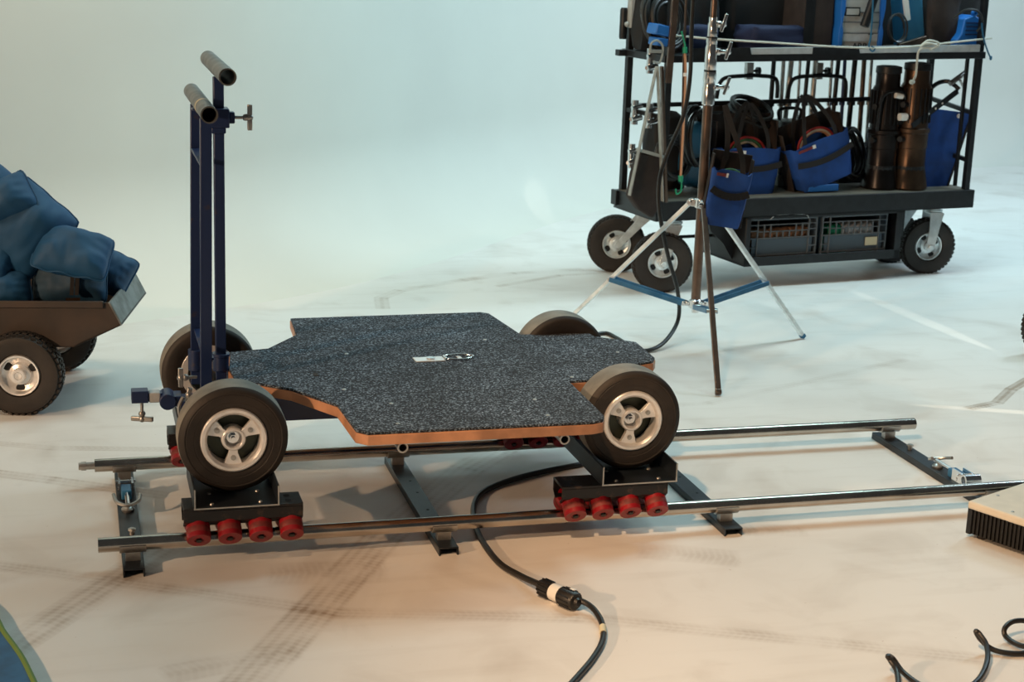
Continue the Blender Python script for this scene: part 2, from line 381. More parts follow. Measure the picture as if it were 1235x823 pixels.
# ------------------------------------------------------------------ track bogies with red rollers
def bogie(cx, cy, off, flip, label, y0, y1):
    t = thing('track_bogie', label, 'bogie', (cx, cy, 0.082), 0, 'roller bogies carrying the dolly on the rails'); z = -.082
    b = MB(); hw = .1475
    b.bb(-hw, hw, -.043, .043, .152+z, .160+z)
    for s in (-1, 1):
        b.bb(-hw, hw, s*.043, s*.037, .124+z, .153+z)
        m = Matrix(((0,0,1,0),(1,0,0,0),(0,1,0,0),(0,0,0,1)))
        b.prism([(s*.043,.125+z),(s*.037,.125+z),(s*.018,.112+z),(s*.022,.107+z)], -hw, hw, m)
    b.build('bogie_frame', M['blackworn'], t, bev=.0015)
    hx = (hw-.035) * (1 if off < 0 else -1)
    h = MB()
    for yy in (-.018, .018): h.cyl((hx, yy, .1602+z), (hx, yy, .1608+z), .008, n=18)
    h.build('bolt_hole', M['dark'], t)  # no real holes: dark discs carry the shade as colour
    c = MB(); a = off
    c.bb(a-.105, a+.105, y0, y1, .1605+z, .166+z); c.bb(a-.105, a-.1, y0, y1, .166+z, .212+z); c.bb(a+.1, a+.105, y0, y1, .166+z, .212+z)
    ch = c.build('wheel_channel', M['greybar'], t, bev=.001)
    e = MB(); ye = y0 if cy < .3 else y1; so = -.0006 if cy < .3 else .0006
    e.box((a, ye+so, .1632+z), (.2102, .0012, .0035)); e.box((a-.1025, ye+so, .189+z), (.0035, .0012, .048)); e.box((a+.1025, ye+so, .189+z), (.0035, .0012, .048)); e.build('worn_edge', M['steel'], ch)
    c = MB()
    for sx in (-.06, .06):
        for yy in (y0+.02, y0+.1): c.lathe([(.006,0),(.005,.003),(.001,.004)], (a+sx, yy, .166+z), (0,0,1), 12)
    c.build('rivet', M['steel'], ch)
    for s in (-1, 1):
        for k in range(4):
            x = -.1115 + .0765*k; an = math.radians(40); n = V((0, s*math.sin(an), math.cos(an))); ax = V((0, s*math.cos(an), -math.sin(an)))
            c0 = V((x, 0, ZR+z)) + n*(RR+.0295)
            r = MB().lathe([(.010,-.014), (.0282,-.014), (.0295,-.0125), (.0295,.0295), (.0282,.031), (.012,.031), (.010,.028)], c0, ax, 28)
            ro = r.build('roller', M['red'], t, smooth=25)
            MB().lathe([(.0296,.002), (.0299,.003), (.0299,.017), (.0296,.018)], c0, ax, 28).build('worn_band', M['redworn'], ro)
            MB().cyl(c0+ax*.025, c0+ax*.0335, .0075, n=6).build('axle_bolt', M['black'], ro)
    return t
bogie(.270, 0, -.018, 0, 'black bogie with red rollers under the near wheel by the push handle', -.055, .20)
bogie(1.2445, 0, .062, 0, 'black bogie with red rollers on the near rail under the wheel farther from the handles', -.055, .33)
bogie(.270, G, -.018, 0, 'black bogie with red rollers on the far rail under the wheel behind the push handle', -.20, .17)
bogie(1.2445, G, .062, 0, 'black bogie with red rollers on the far rail, mostly hidden below the carpeted platform', -.20, .17)

# ------------------------------------------------------------------ the dolly
dl = thing('platform_dolly', 'doorway dolly with speckled black carpet platform, four slick wheels and navy push handles', 'dolly', (.85, .4, .168))
out = [(.548,-.218), (1.115,-.218), (1.145,-.205), (1.160,-.17), (1.166,.155), (1.32,.165), (1.379,.29), (1.470,.325), (1.489,.36), (1.497,.545), (1.393,.628), (1.388,.674), (1.176,.680), (1.148,.965), (1.125,.985), (.517,.975), (.508,.767), (.405,.615), (.296,.590), (.276,.41), (.282,.30), (.345,.25), (.417,.188), (.512,.025), (.522,-.19)]
pl = MB().prism(out, .358, .384).build('platform', M['ply'], dl, True, bev=.002)
cx0, cy0 = .88, .385
ins = [(x + (cx0-x)*.004, y + (cy0-y)*.004) for x, y in out]
MB().prism(ins, .3842, .391).build('carpet', M['carpet'], pl, True, bev=.0015)
pc = at_z(532, 433, .392); ang = .04
c, s = math.cos(ang), math.sin(ang)
def lp(u, v, z): return V((pc.x + u*c - v*s, pc.y + u*s + v*c, z))
b = MB(); b.box(lp(-.035, 0, .3925), (.085, .045, .003), Matrix.Rotation(ang, 3, 'Z')); b.box(lp(.055,.005,.392), (.012,.03,.002), Matrix.Rotation(ang,3,'Z'))
b.build('latch_plate', M['alu'], pl, True, bev=.0008)
b = MB(); b.tube([lp(.015,-.016,.3955), lp(.06,-.026,.3955), lp(.095,0,.3955), (lp(.06,.026,.3955)), lp(.015,.016,.3955)], .0028, closed=True); b.cyl(lp(.012,-.018,.3955), lp(.012,.018,.3955), .0035)
b.cyl(lp(-.03,0,.394), lp(-.03,0,.398), .012)
b.build('pull_ring', M['chrome'], pl, True)
b = MB(); q = at_z(381, 452, .3915); b.box(q, (.012, .03, .002)); b.build('floor_patch', M['browncloth'], pl, True)
b = MB()
for px, py in ((418,427),(585,410),(472,487),(645,482),(661,501),(480,511),(745,425),(415,470),(690,455)):
    q = at_z(px, py, .391); b.lathe([(.006,0),(.004,.0018),(.001,.002)], q, (0,0,1), 10)
b.build('screw', M['steel'], pl, True)
# chassis
b = MB(); b.bb(.30, 1.24, .25, .29, .285, .350); b.bb(.30, 1.24, .51, .55, .285, .350); b.bb(.26, .33, .22, .58, .285, .350); b.bb(1.22, 1.30, .22, .58, .285, .350); b.bb(.33, 1.22, .29, .51, .335, .350)
b.build('chassis_frame', M['navy'], dl, True, bev=.002)
for x in (.640, 1.052):
    MB().pipe((x, -.185, .338), (x, .95, .338), .0135, .0095).build('support_tube', M['steel'], dl, True)
for x in (.248, 1.305):
    MB().cyl((x, .125, .306), (x, .675, .306), .016).build('axle', M['blackworn'], dl, True)

def make_wheel(x, y, s, spin, name='wheel'):      # s = -1: outer face looks towards -Y
    hub = V((x, y, .308)); ax = V((0, s, 0))
    t = MB().lathe([(.080,-.044), (.090,-.049), (.122,-.051), (.131,-.047), (.1365,-.040), (.138,-.030), (.138,.030), (.1365,.040), (.131,.047), (.122,.051), (.1195,.0505), (.1185,.0497), (.1175,.0505), (.100,.0505), (.0985,.0497),(.0970,.050), (.0865,.048), (.080,.044)], hub, ax, 96, closed=True)
    w = t.build(name, M['rubber'], dl, True, smooth=28)
    w.data.materials.append(M['tread'])
    for p in w.data.polygons:
        c_ = p.center + dl.location - hub
        if math.hypot(c_.x, c_.z) > .1355: p.material_index = 1
    r = MB()
    r.lathe([(.083,.040), (.083,.050), (.080,.053), (.072,.053), (.069,.050), (.066,.046), (.0655,.010), (.083,.010)], hub, ax, 72, closed=True)
    r.lathe([(.083,-.044), (.083,-.050), (.062,-.050), (.060,-.030), (.083,-.030)], hub, ax, 48, closed=True)
    r.lathe([(.0305,-.03), (.0305,.040), (.028,.044), (.0225,.044), (.0215,.041), (.0215,.016), (.0005,.020)], hub, ax, 40)
    for k in range(3):
        a = spin + k*2*PI/3; d = V((math.sin(a), 0, math.cos(a))); pdir = V((math.cos(a), 0, -math.sin(a)))
        poly = [(.024,-.0105), (.024,.0105), (.036,.0115), (.0675,.024), (.0675,-.024), (.036,-.0115)]
        mm = Matrix((( d.x, pdir.x, 0, hub.x), (d.y, pdir.y, s, hub.y), (d.z, pdir.z, 0, hub.z), (0,0,0,1)))
        r.prism(poly, .028, .041, mm)
    rm = r.build('rim', M['alu'], w, True, smooth=30, bev=.0009)
    MB().lathe([(.0005,.004),(.066,.004),(.066,-.028),(.0005,-.028)], hub, ax, 40).build('spoke_backing', M['glassgreen'], w, True)  # dark disc closing the wheel behind the spokes
    n = MB()
    n.cyl(hub+ax*.018, hub+ax*.036, .0105, n=6); n.cyl(hub+ax*.018, hub+ax*.0235, .0155, n=24); n.cyl(hub+ax*.034, hub+ax*.043, .006, n=16)
    n.build('axle_nut', M['chrome'], w, True)
    for k in range(3):
        a = spin + k*2*PI/3; q = hub + V((math.sin(a), 0, math.cos(a)))*.048
        MB().cyl(q+ax*.040, q+ax*.0435, .0068, n=20).cyl(q+ax*.043, q+ax*.046, .0042, n=6).build('bolt', M['steel'], w, True)
    return w
make_wheel(.254, .082, -1, PI+.02); make_wheel(1.310, .082, -1, PI+.10)
make_wheel(.248, .718, 1, .4); make_wheel(1.310, .718, 1, 1.1)
# push frame (two uprights, cross bars) and steering post
b = MB(); xb, xt = .204, .215
b.bar((xb, .26, .30), (xt-.002, .26, 1.085), .029, .026, up=(0,1,0)); b.bar((xb, .60, .30), (xt, .60, 1.085), .031, .026, up=(0,1,0))
for z in (.965, .46): b.bar((xb+.008, .26, z), (xb+.008, .60, z), .028, .006)
b.build('push_frame', M['navy'], dl, True, bev=.0015)
MB().pipe((.2145, .16, 1.105), (.2145, .755, 1.105), .0215, .0180, 36).build('push_handle', M['worn'], dl, True)
MB().lathe([(.0216,0), (.0219,.002), (.0219,.018), (.0216,.02)], (.2145,.33,1.105), (0,1,0), 30).build('tape_band', M['tape'], dl, True)
b = MB(); b.bar((.257, .42, .30), (.259, .42, 1.175), .027, .030, up=(0,1,0)); b.build('steering_post', M['navy'], dl, True, bev=.002)
MB().pipe((.257, .13, 1.200), (.257, .70, 1.200), .0215, .0180, 36).build('steering_handle', M['worn'], dl, True)
b = MB(); b.bb(.229, .285, .39, .45, 1.045, 1.095); b.bb(.238,.276,.395,.445,1.03,1.046); b.bb(.285,.300,.405,.435,1.055,1.085); b.bb(.19, .235, .40, .44, 1.088, 1.094); cb = b.build('clamp_bracket', M['navy'], dl, True, bev=.003)
def tknob(p, d, parent, L=.05, bar=(0,0,1), bl=.034):
    p, d, bar = V(p), V(d).normalized(), V(bar); k = MB()
    k.cyl(p, p+d*L, .0045); k.lathe([(.0075,0), (.0095,.006), (.0085,.012)], p+d*(L*.62), d, 16)
    q = p+d*(L+.004); k.bar(q-bar*bl, q+bar*bl, .011, .013, up=d); k.sphere(q, .0095)
    return k.build('clamp_knob', M['steel'], parent, True, bev=.002)
tknob((.300,.42,1.07), (1,0,0), cb, .036)
b = MB(); b.cyl((.257,.42,.385), (.257,.42,.425), .022); b.cyl((.257,.42,.424), (.257,.42,.434), .025); b.build('post_collar', M['navy'], dl, True, bev=.002); MB().cyl((.204,.60,.34), (.204,.60,.40), .022).build('post_collar', M['navy'], dl, True, bev=.002)
# tow tongue on the left
tg = at_y(160,477,.40); b = MB()
b.bb(.018, .062, .38, .42, .312, .345); b.bb(.062, .100, .385, .415, .313, .337)
b.bb(.095, .150, .37, .43, .302, .330); b.bb(.140, .26, .36, .44, .300, .318); b.cyl((.112,.365,.316), (.112,.435,.316), .022)
tb = b.build('tow_tongue', M['navy'], dl, True, bev=.002)
MB().bb(.064, .094, .383, .417, .311, .339).build('tape_wrap', M['silvertape'], tb, True, bev=.003)
tknob((.045,.40,.312), (0,0,-1), tb, .045, bar=(.94,-.34,0), bl=.030)
tknob((.19,.36,.385), (-1,0,0), tb, .04, bar=(0,0,1), bl=.026)
tknob((.165,.34,.318), (0,0,1), tb, .02, bar=(.2,0,.98), bl=.02)
b = MB(); b.tube([(.15,.33,.34), (.138,.33,.31), (.145,.33,.27), (.15,.33,.24)], .005); b.build('brake_lever', M['steel'], tb, True)

# ------------------------------------------------------------------ pneumatic tyre with tread blocks (used by cart and wagon)
def tyre(parent, hub, ax, R, w, m, rimr, name='tyre'):
    ax = V(ax).normalized(); t = MB(); h = w/2
    t.lathe([(rimr,-h*.55), (rimr*1.1,-h*.85), (R*.82,-h), (R*.93,-h*.92), (R*.985,-h*.55), (R*.99,0), (R*.985,h*.55), (R*.93,h*.92), (R*.82,h), (rimr*1.1,h*.85), (rimr,h*.55)], hub, ax, 72, closed=True)
    x, y = basis(ax); hub = V(hub)
    for row, (r0, hh, ph) in enumerate(((.978,-h*.62,0), (.992,-h*.2,.5), (.992,h*.2,0), (.978,h*.62,.5))):
        for i in range(40):
            a = 2*PI*(i+ph)/40; d = x*math.cos(a)+y*math.sin(a); tn = ax.cross(d)
            t.box(hub + d*(R*r0+.001) + ax*hh, (R*.105, w*.16, R*.05), Matrix((tn, ax, d)).transposed() @ Matrix.Rotation(.35*(1 if row % 2 else -1), 3, 'Z'))
    return t.build(name, m, parent, True, smooth=30)
def disc_rim(parent, hub, ax, r, w, m, holes=4):
    ax = V(ax).normalized(); hub = V(hub); t = MB()
    t.lathe([(r,w*.5), (r*.97,w*.72), (r*.90,w*.70), (r*.84,w*.25), (r*.55,w*.05), (r*.50,w*.35), (r*.34,w*.42), (r*.32,w*.75), (r*.2,w*.78), (.001,w*.7)], hub, ax, 48, cap0=False)
    t.lathe([(r,-w*.5), (r*.9,-w*.6), (r*.8,-w*.3), (.001,-w*.3)], hub, ax, 40, cap0=False)
    x, y = basis(ax); nf = len(t.bm.faces)
    for k in range(holes):
        a = 2*PI*k/holes+.5; q = hub + (x*math.cos(a)+y*math.sin(a))*r*.69 + ax*(w*.14)
        t.lathe([(r*.20,-.003), (r*.20,.004), (.001,.004)], q, ax, 16)
    t.bm.faces.ensure_lookup_table()
    for f in t.bm.faces[nf:]: f.material_index = 1  # rim holes are discs, their inner shade painted near black
    o = t.build('rim', m, parent, True, smooth=40); o.data.materials.append(M['dark'])
    return o

# ------------------------------------------------------------------ equipment cart
ct = thing('equipment_cart', 'black steel two shelf equipment cart on pneumatic casters, loaded with lamps and cables', 'cart', CO, CT)
DP = .38
b = MB(); b.bb(-.03, 1.75, -.012, DP+.02, .338, .346)
b.bb(-.03, 1.75, -.012, 0.0, .338, .425); b.bb(-.03, 1.75, DP, DP+.012, .338, .425); b.bb(-.03, -.018, 0, DP, .338, .425); b.bb(1.738, 1.75, 0, DP, .338, .425)
b.bb(-.045, -.03, DP-.03, DP+.02, .355, .425)
b.build('deck_frame', M['black'], ct, bev=.002)
MB().bb(-.016, 1.736, .001, DP-.001, .408, .427).build('deck_board', M['deck'], ct, bev=.001)
for x, y, nm in ((.005,.012,0), (1.71,.012,0), (.0,DP-.01,0), (1.71,DP-.01,0)):
    MB().bb(x-.0145, x+.0145, y-.0145, y+.0145, .40, 1.62).build('corner_post', M['black'], ct, bev=.002)
MB().bb(1.665, 1.68, .04, .055, .44, 1.07).build('side_strut', M['black'], ct, bev=.001)
for (p, q) in (((0,DP-.01,.815), (1.71,DP-.01,.84)), ((0,.012,.80), (0,DP-.01,.80)), ((1.71,.02,.80), (1.71,DP-.01,.84)), ((1.71,.02,.57), (1.71,DP-.01,.60)), ((0,DP-.01,.60), (1.71,DP-.01,.60))):
    MB().bar(p, q, .02).build('side_rail', M['black'], ct, bev=.001)
def sh(x): return 1.042 + .020*x/1.7       # the upper shelf sags slightly to the left
b = MB(); m = Matrix(((1,0,0,0),(0,0,1,0),(0,1,0,0),(0,0,0,1)))
b.prism([(-.03,sh(0)), (1.73,sh(1.7)), (1.73,sh(1.7)+.032), (-.03,sh(0)+.032)], -.012, DP+.012, m)
b.bb(cq(745,48,DP-.02).x, -.02, DP-.04, DP, sh(0)+.002, sh(0)+.03)
b.build('upper_shelf', M['black'], ct, bev=.002)
b = MB(); b.prism([(.25,sh(.25)+.0325), (1.69,sh(1.7)+.0325), (1.69,sh(1.7)+.066), (.25,sh(.25)+.060)], -.014, -.002, m); st = b.build('shelf_lip', M['silvertape'], ct, bev=.001)
for x0, x1 in ((.10, .40), (.735, .985)):
    b = MB(); b.prism([(x0,sh(x0)+.030), (x1+.01,sh(x1)+.030), (x1,sh(x1)+.064), (x0,sh(x0)+.062)], -.0175, -.0145, m); b.build('black_tape', M['black'], st)
# crate rack hanging below the deck
b = MB(); b.bb(.455, 1.335, .0, .37, .105, .118)
for x in (.455, 1.305): b.prism([(x,.105), (x+.028,.105), (x+.028,.338), (x,.338)], .0, .37, m)
b.bb(.455, 1.335, -.004, .0, .105, .148); b.bb(.455, 1.335, -.004, .0, .326, .338); b.bb(.455,1.335,.37,.378,.105,.338)
b.bb(.455, .480, -.004, .0, .105, .338); b.bb(1.300, 1.335, -.004, 0, .105, .338)
b.build('crate_rack', M['black'], ct, bev=.002)
MB().prism([(.455,.338), (.455,.12), (.40,.2), (.33,.26), (.30,.338)], .10, .105, m).build('rack_gusset', M['black'], ct)
MB().cyl((.1,.3,.20), (.46,.3,.20), .008).build('lower_brace', M['black'], ct); MB().bb(1.36,1.39,.05,.08,.20,.338).build('lower_brace', M['black'], ct)
def caster(sx, sy, hx, hy, yaw, label=None):     # sx,sy: swivel; hub offset
    R = .137; hub = V((sx+hx, sy+hy, R)); ax = V((math.sin(yaw), -math.cos(yaw), 0))
    tp = .312; f = MB(); side = ax*.048
    f.bb(sx-.055, sx+.055, sy-.05, sy+.05, .330, .338); f.cyl((sx,sy,.300), (sx,sy,.330), .032); f.cyl((sx,sy,.308), (sx,sy,.316), .044)
    fw = V((-ax.y, ax.x, 0))
    for s in (-1, 1):
        A = V((sx,sy,.302)) + side*s; B = hub + side*s
        d = (B-A).normalized(); pr = fw.cross(ax)
        mid = (A+B)/2
        f.bar(A + V((0,0,.0)), B, .006, .050, up=fw) if False else None
        n_ = fw
        pts = [A+n_*.035, A-n_*.035, A+(B-A)*.45-n_*.026, B-n_*.020-V((0,0,.004)), B-V((0,0,.022)), B+n_*.020-V((0,0,.004)), A+(B-A)*.45+n_*.026]
        T = ax*.003; v1 = [f.bm.verts.new(p-T) for p in pts]; v2 = [f.bm.verts.new(p+T) for p in pts]
        f.face(v1[::-1]); f.face(v2)
        for i in range(len(pts)): f.face([v1[i], v1[(i+1) % 7], v2[(i+1) % 7], v2[i]])
    A = V((sx,sy,.302)); mm = Matrix((fw, ax, V((0,0,1)))).transposed(); f.box(A, (.07, .10, .008), mm)
    f.cyl(hub-side*1.2, hub+side*1.2, .008); f.cyl(hub+side*1.06, hub+side*1.22, .014, n=6)
    fo = f.build('caster_fork', M['zinc'], ct, smooth=30, bev=.001)
    x = tyre(fo, (0,0,0), ax, R, .070, M['rubber'], R*.50); x.location = hub; x2 = disc_rim(fo, (0,0,0), ax, R*.51, .04, M['zinc']); x2.location = hub
    return fo
# tyre()/disc_rim() build in the parent's own axes here, so undo the world shift by working at the cart's origin
_w = wmat
def wmat(o): return Matrix.Identity(4)
caster(.125, .10, -.07, -.04, -.32); caster(1.60, .10, -.03, -.01, -.25)
caster(.14, DP+.0, -.08, .14, -.38); caster(1.62, DP-.06, -.06, .05, -.2)
wmat = _w

# crates
def crate(cx_, label, kind):
    t = thing('plastic_crate', label, 'crate', CO + CA*cx_ + CN*.03 + V((0,0,.118)), CT, 'grey crates in the rack below the cart deck')
    w, h, d = .372, .172, .31; hw = w/2; b = MB(); z0 = .03
    b.bb(-hw, hw, 0, d, 0, .006)
    for x in (-hw, hw-.005): b.bb(x, x+.005, 0, d, 0, z0+h)
    b.bb(-hw, hw, d-.005, d, 0, z0+h)
    b.bb(-hw+.02, hw-.02, .003, .007, z0, z0+.075)            # closed lower panel
    b.build('crate_shell', M['crateback'], t)
    b = MB(); H_ = z0+h
    for z, th in ((z0-.002,.006), (z0+.078,.005), (H_-.006,.008), (H_-.03,.004), (z0+.040,.0)):
        if th: b.bb(-hw-.002, hw+.002, -.004, .006, z, z+th)
    for x in (-hw, -hw+.042, hw-.046, hw-.004): b.bb(x, x+.005, -.004, .005, 0, H_)
    for z in (z0+.035, z0+.115): b.bb(-hw, -hw+.045, -.003, .004, z, z+.004); b.bb(hw-.045, hw, -.003, .004, z, z+.004)
    b.bb(-hw-.001, -hw+.001, 0, d, H_-.02, H_+.002)
    xs = [(-hw+.046) + k*(w-.092)/8 for k in range(9)]
    for i, x in enumerate(xs):
        if kind == 0 and 3 <= i <= 5: b.bb(x-.0025, x+.0025, -.003, .004, z0+.078, z0+.112)
        else: b.bb(x-.0025, x+.0025, -.003, .004, z0+.078, H_-.025)
    b.bb(-hw+.046, hw-.046, -.003, .004, z0+.110, z0+.114)
    b.build('crate_grid', M['crate'], t)
    if kind: MB().bb(.065, .135, -.0055, -.004, z0+.022, z0+.062).build('tape_label', M['tape'], t)
    return t
crate(.680, 'grey crate of brown rolls, left one of the two under the deck', 0)
crate(1.083, 'grey crate with masking tape label and green and white rolls', 1)
def crate_roll(s, d, z, r, L, mt, label, cat='roll', grp=None):
    o = MB().lathe([(r*.3,-L/2), (r,-L/2), (r,L/2), (r*.3,L/2)], (0,0,r), (1,0,0), 20, closed=True).build('paper_roll', mt)
    o.location = CO + CA*s + CN*d + V((0,0,z)); o.rotation_euler.z = CT; return tag(o, label, cat, grp)
for k in range(3): crate_roll(.57+.11*k, .09, .125+.06, .042, .10, M['brownspool'], 'brown roll seen through the grid of the left crate', 'roll', 'brown rolls in the left crate')
for k in range(3): crate_roll(.57+.11*k, .09, .125, .030, .10, M['brownspool'], 'brown roll seen through the grid of the left crate', 'roll', 'brown rolls in the left crate')
crate_roll(.985, .09, .185, .045, .08, M['green'], 'green roll in the crate with the masking tape label', 'roll')
crate_roll(1.12, .09, .185, .045, .17, M['wspool'], 'long white roll behind the grid of the labelled crate', 'roll')
crate_roll(1.00, .09, .124, .030, .14, M['green'], 'dark green roll low at the left of the labelled crate', 'roll')
crate_roll(1.17, .09, .124, .030, .18, M['wspool'], 'white roll low in the labelled crate', 'roll')
a, c_, e = cq(930,264,-.008), cq(948,259,-.008), cq(970,262,-.008)
w = MB().tube([cq(929,265,-.006), cq(936,260,-.01), cq(955,258.5,-.01), cq(972,259,-.01), cq(975,263,-.006)], .002, 6).build('wire_loop', M['steel']); w.location = CO; w.rotation_euler.z = CT
tag(w, 'thin grey wire loop lying above the left crate', 'wire')

# ------------------------------------------------------------------ helpers for cart load
def load(mb, name, m, label, cat, group=None, **k):      # mesh authored in cart axes
    o = mb.build(name, m, **k); o.location = CO; o.rotation_euler = (0, 0, CT); recentre(o); return tag(o, label, cat, group)
def cthing(name, label, cat, s, d, z, group=None, rz=0):
    return thing(name, label, cat, CO + CA*s + CN*d + V((0,0,z)), CT+rz, group)
def coil(cs, ax, R, r, n, jit, mt, name, label, parent=None, ell=1.0, z0=None, group=None):
    ax = V(ax).normalized(); x, y = basis(ax); pts = []; cs = V(cs); rnd = random.Random(int(R*1e4)+n)
    ks = [(rnd.uniform(-jit, jit), rnd.uniform(-jit, jit), rnd.uniform(-jit, jit)) for _ in range(n+2)]
    for i in range(n*14):
        a = 2*PI*i/14; k = i//14; f = (i % 14)/14; A, B = ks[k], ks[k+1]
        j0, j1, j2 = [A[q]*(1-f)+B[q]*f for q in range(3)]
        rr = R*(1 + j0 + .03*math.sin(a*1.7+k))
        pts.append(cs + x*(rr*math.cos(a)*ell + R*.4*j1) + y*(rr*math.sin(a) + R*.6*j2) + ax*(r*3.2*(k+f-n/2)/max(n,1)*2 + r*math.sin(a*.5+k)))
    b = MB().tube(pts, r, 7, 2)
    if parent is not None: return b.build(name, mt, parent)
    return load(b, name, mt, label, 'cable coil', group)

def tool_bag(name, label, s, d, z, w, h, t, tilt=0, yaw=0, content=None, strap=.30, flap=.07, lean=0):
    r = thing(name, label, 'tool bag', CO + CA*s + CN*d + V((0,0,z)) if not isinstance(s, V) else s, 0, None)
    r.rotation_euler = Euler((lean, tilt, (CT+yaw) if not isinstance(s, V) else yaw))
    def shell(w, h, t, wt, zt, mat_, nm):
        b = MB(); nx = 14; rings = []
        for k in range(9):
            f = k/8; zz = zt*f; ww = w*(.86+.14*f)/2; tt = t*(.9+.1*f)/2*(1+.12*math.sin(PI*f)); ring = []
            for i in range(28):
                a = 2*PI*i/28; ca, sa = math.cos(a), math.sin(a); e = .35
                px = ww*math.copysign(abs(ca)**e, ca); py = tt*math.copysign(abs(sa)**e, sa)
                if k == 8: zz2 = zz + .006*math.sin(i*1.3)
                else: zz2 = zz
                wr = .004*noise.noise(V((px*20, f*6, s.x if isinstance(s, V) else s)))
                ring.append(b.bm.verts.new((px, py - wr, zz2 if k else zz2 + (.012 if abs(ca) > .8 else 0))))
            rings.append(ring)
        for A, B in zip(rings[:-1], rings[1:]):
            for i in range(28): b.face([A[i], A[(i+1) % 28], B[(i+1) % 28], B[i]])
        b.face(rings[0][::-1])
        inner = [b.bm.verts.new(v.co*1.0 + V((0,0,0)) - V((math.copysign(.003,v.co.x), math.copysign(.003,v.co.y), 0))) for v in rings[-1]]
        inb = [b.bm.verts.new(V((v.co.x*.95, v.co.y*.9, zt*.35))) for v in rings[-1]]
        for i in range(28): j = (i+1) % 28; b.face([rings[-1][i], rings[-1][j], inner[j], inner[i]]); b.face([inner[i], inner[j], inb[j], inb[i]])
        b.face(inb)
        return b.build(nm, mat_, r, smooth=60)
    shell(w, h, t, 0, h, M['bluecan'], 'canvas_body')
    # back panel of brown cloth rising above the pocket
    b = MB(); b.box((0, t/2+.002, (h+flap)/2), (w*.99, .008, h+flap)); b.box((w*.485, t*.2, h*.5+flap*.4), (.006, t*.55, h+flap*.8)); b.box((-w*.485, t*.2, h*.5+flap*.4), (.006, t*.55, h+flap*.8)); b.build('back_panel', M['browncloth'], r, bev=.002)
    b = MB(); n = 10                                          # sagging webbing band
    for i in range(n):
        x0, x1 = -w*.46+w*.92*i/n, -w*.46+w*.92*(i+1)/n; f0 = (i/n-.5)*2; f1 = ((i+1)/n-.5)*2
        z0_, z1_ = h*(.56+.10*f0*f0), h*(.56+.10*f1*f1); y_ = -t/2*1.13-.003
        b.bar((x0, y_, z0_), (x1, y_, z1_), .003, h*.13)
    b.build('webbing_band', M['web'], r)
    b = MB(); b.bb(-w*.40, -w*.17, -t/2*1.06-.005, -t/2*1.06-.002, h*.90, h*.955); lb = b.build('red_label', M['redworn'], r)
    MB().bb(-w*.17, -w*.12, -t/2*1.06-.006, -t/2*1.06-.003, h*.89, h*.965).build('white_tab', M['white'], lb)
    b = MB()
    for yy in (t*.30, -t*.45):
        hp = [(-w*.26, yy, h*.80), (-w*.22, yy, h+strap*.35), (0, yy*.3, h+strap), (w*.22, yy, h+strap*.35), (w*.26, yy, h*.80)]
        P = catmull(hp, 6)
        for p, q in zip(P[:-1], P[1:]): b.bar(p, q, .020, .003, up=(0,1,0))
        if yy > 0: b.build('strap', M['web'], r); b = MB()
    b.build('strap', M['web'], r)
    if content:
        for i, (mt, R) in enumerate(content):
            c = MB(); P = [(w*.30*R*math.cos(a), t*.02*i-t*.1, h*.84+R*w*.24*math.sin(a)) for a in [2*PI*j/18 for j in range(18)]]
            c.tube(P, .006, 7, 2, closed=True); co_ = c.build('cable_coil', M[mt], r)
    return r

# lower deck load, z = .427
ZD = .427
p1 = cq(900, 238, .16)
tool_bag('tool_bag', 'blue canvas tool bag with brown lining on the cart deck, right behind the stand', p1.x-.03, .15, ZD, .34, .215, .13, content=[('redc',1.0),('greencable',.85),('cream',.7)], strap=.20, flap=.15)
p2 = cq(990, 230, .14)
tool_bag('tool_bag', 'tilted blue tool bag with pink cable coil, between the grey ballast and the standing lamps', p2.x-.01, .12, ZD+.045, .34, .22, .13, tilt=-.33, content=[('redc',1.0),('cream',.88),('orange',.8)], strap=.21, flap=.09)
# grey ballast leaning behind the tilted bag
def deckbox(px0, px1, py0, py1, d, t, mt, name, label, cat, extra=None, tilt=0, bev=.006):
    a, b_ = cq(px0, py1, d), cq(px1, py0, d); 
    r = cthing(name, label, cat, (a.x+b_.x)/2, d+t/2, a.z); w = b_.x-a.x; h = b_.z-a.z
    r.rotation_euler.y = tilt
    MB().bb(-w/2, w/2, -t/2, t/2, 0, h).build('housing', mt, r, bev=bev)
    return r, w, h
r, w, h = deckbox(938, 978, 146, 226, .26, .13, M['greyplastic'], 'lamp_ballast', 'grey ballast box with ribbed side behind the tilted blue bag', 'ballast')
for z in (.06,.12,.18,.24): MB().bb(-w/2-.003, w/2+.003, -.068, -.062, z, z+.012).build('rib', M['crate'], r)
b = MB(); b.tube([(-w*.35,0,h), (-w*.35,0,h+.05), (w*.35,0,h+.05), (w*.35,0,h)], .008, 8, 6); b.build('carry_handle', M['black'], r)
r, w, h = deckbox(975, 1012, 222, 232, .06, .08, M['brblue'], 'case_foot', 'bright blue plastic tray under the tilted blue bag', 'tray', bev=.004)
coil(cq(1025,185,.20), (.55,-1,.25), .115, .0075, 7, .10, M['cable'], 'cable_coil', 'black cable coil leaning upright right of the tilted blue bag')
coil(cq(838,165,.12), (.75,-1,.1), .13, .008, 7, .10, M['cable'], 'cable_coil', 'black cable coil behind the front left post of the cart')
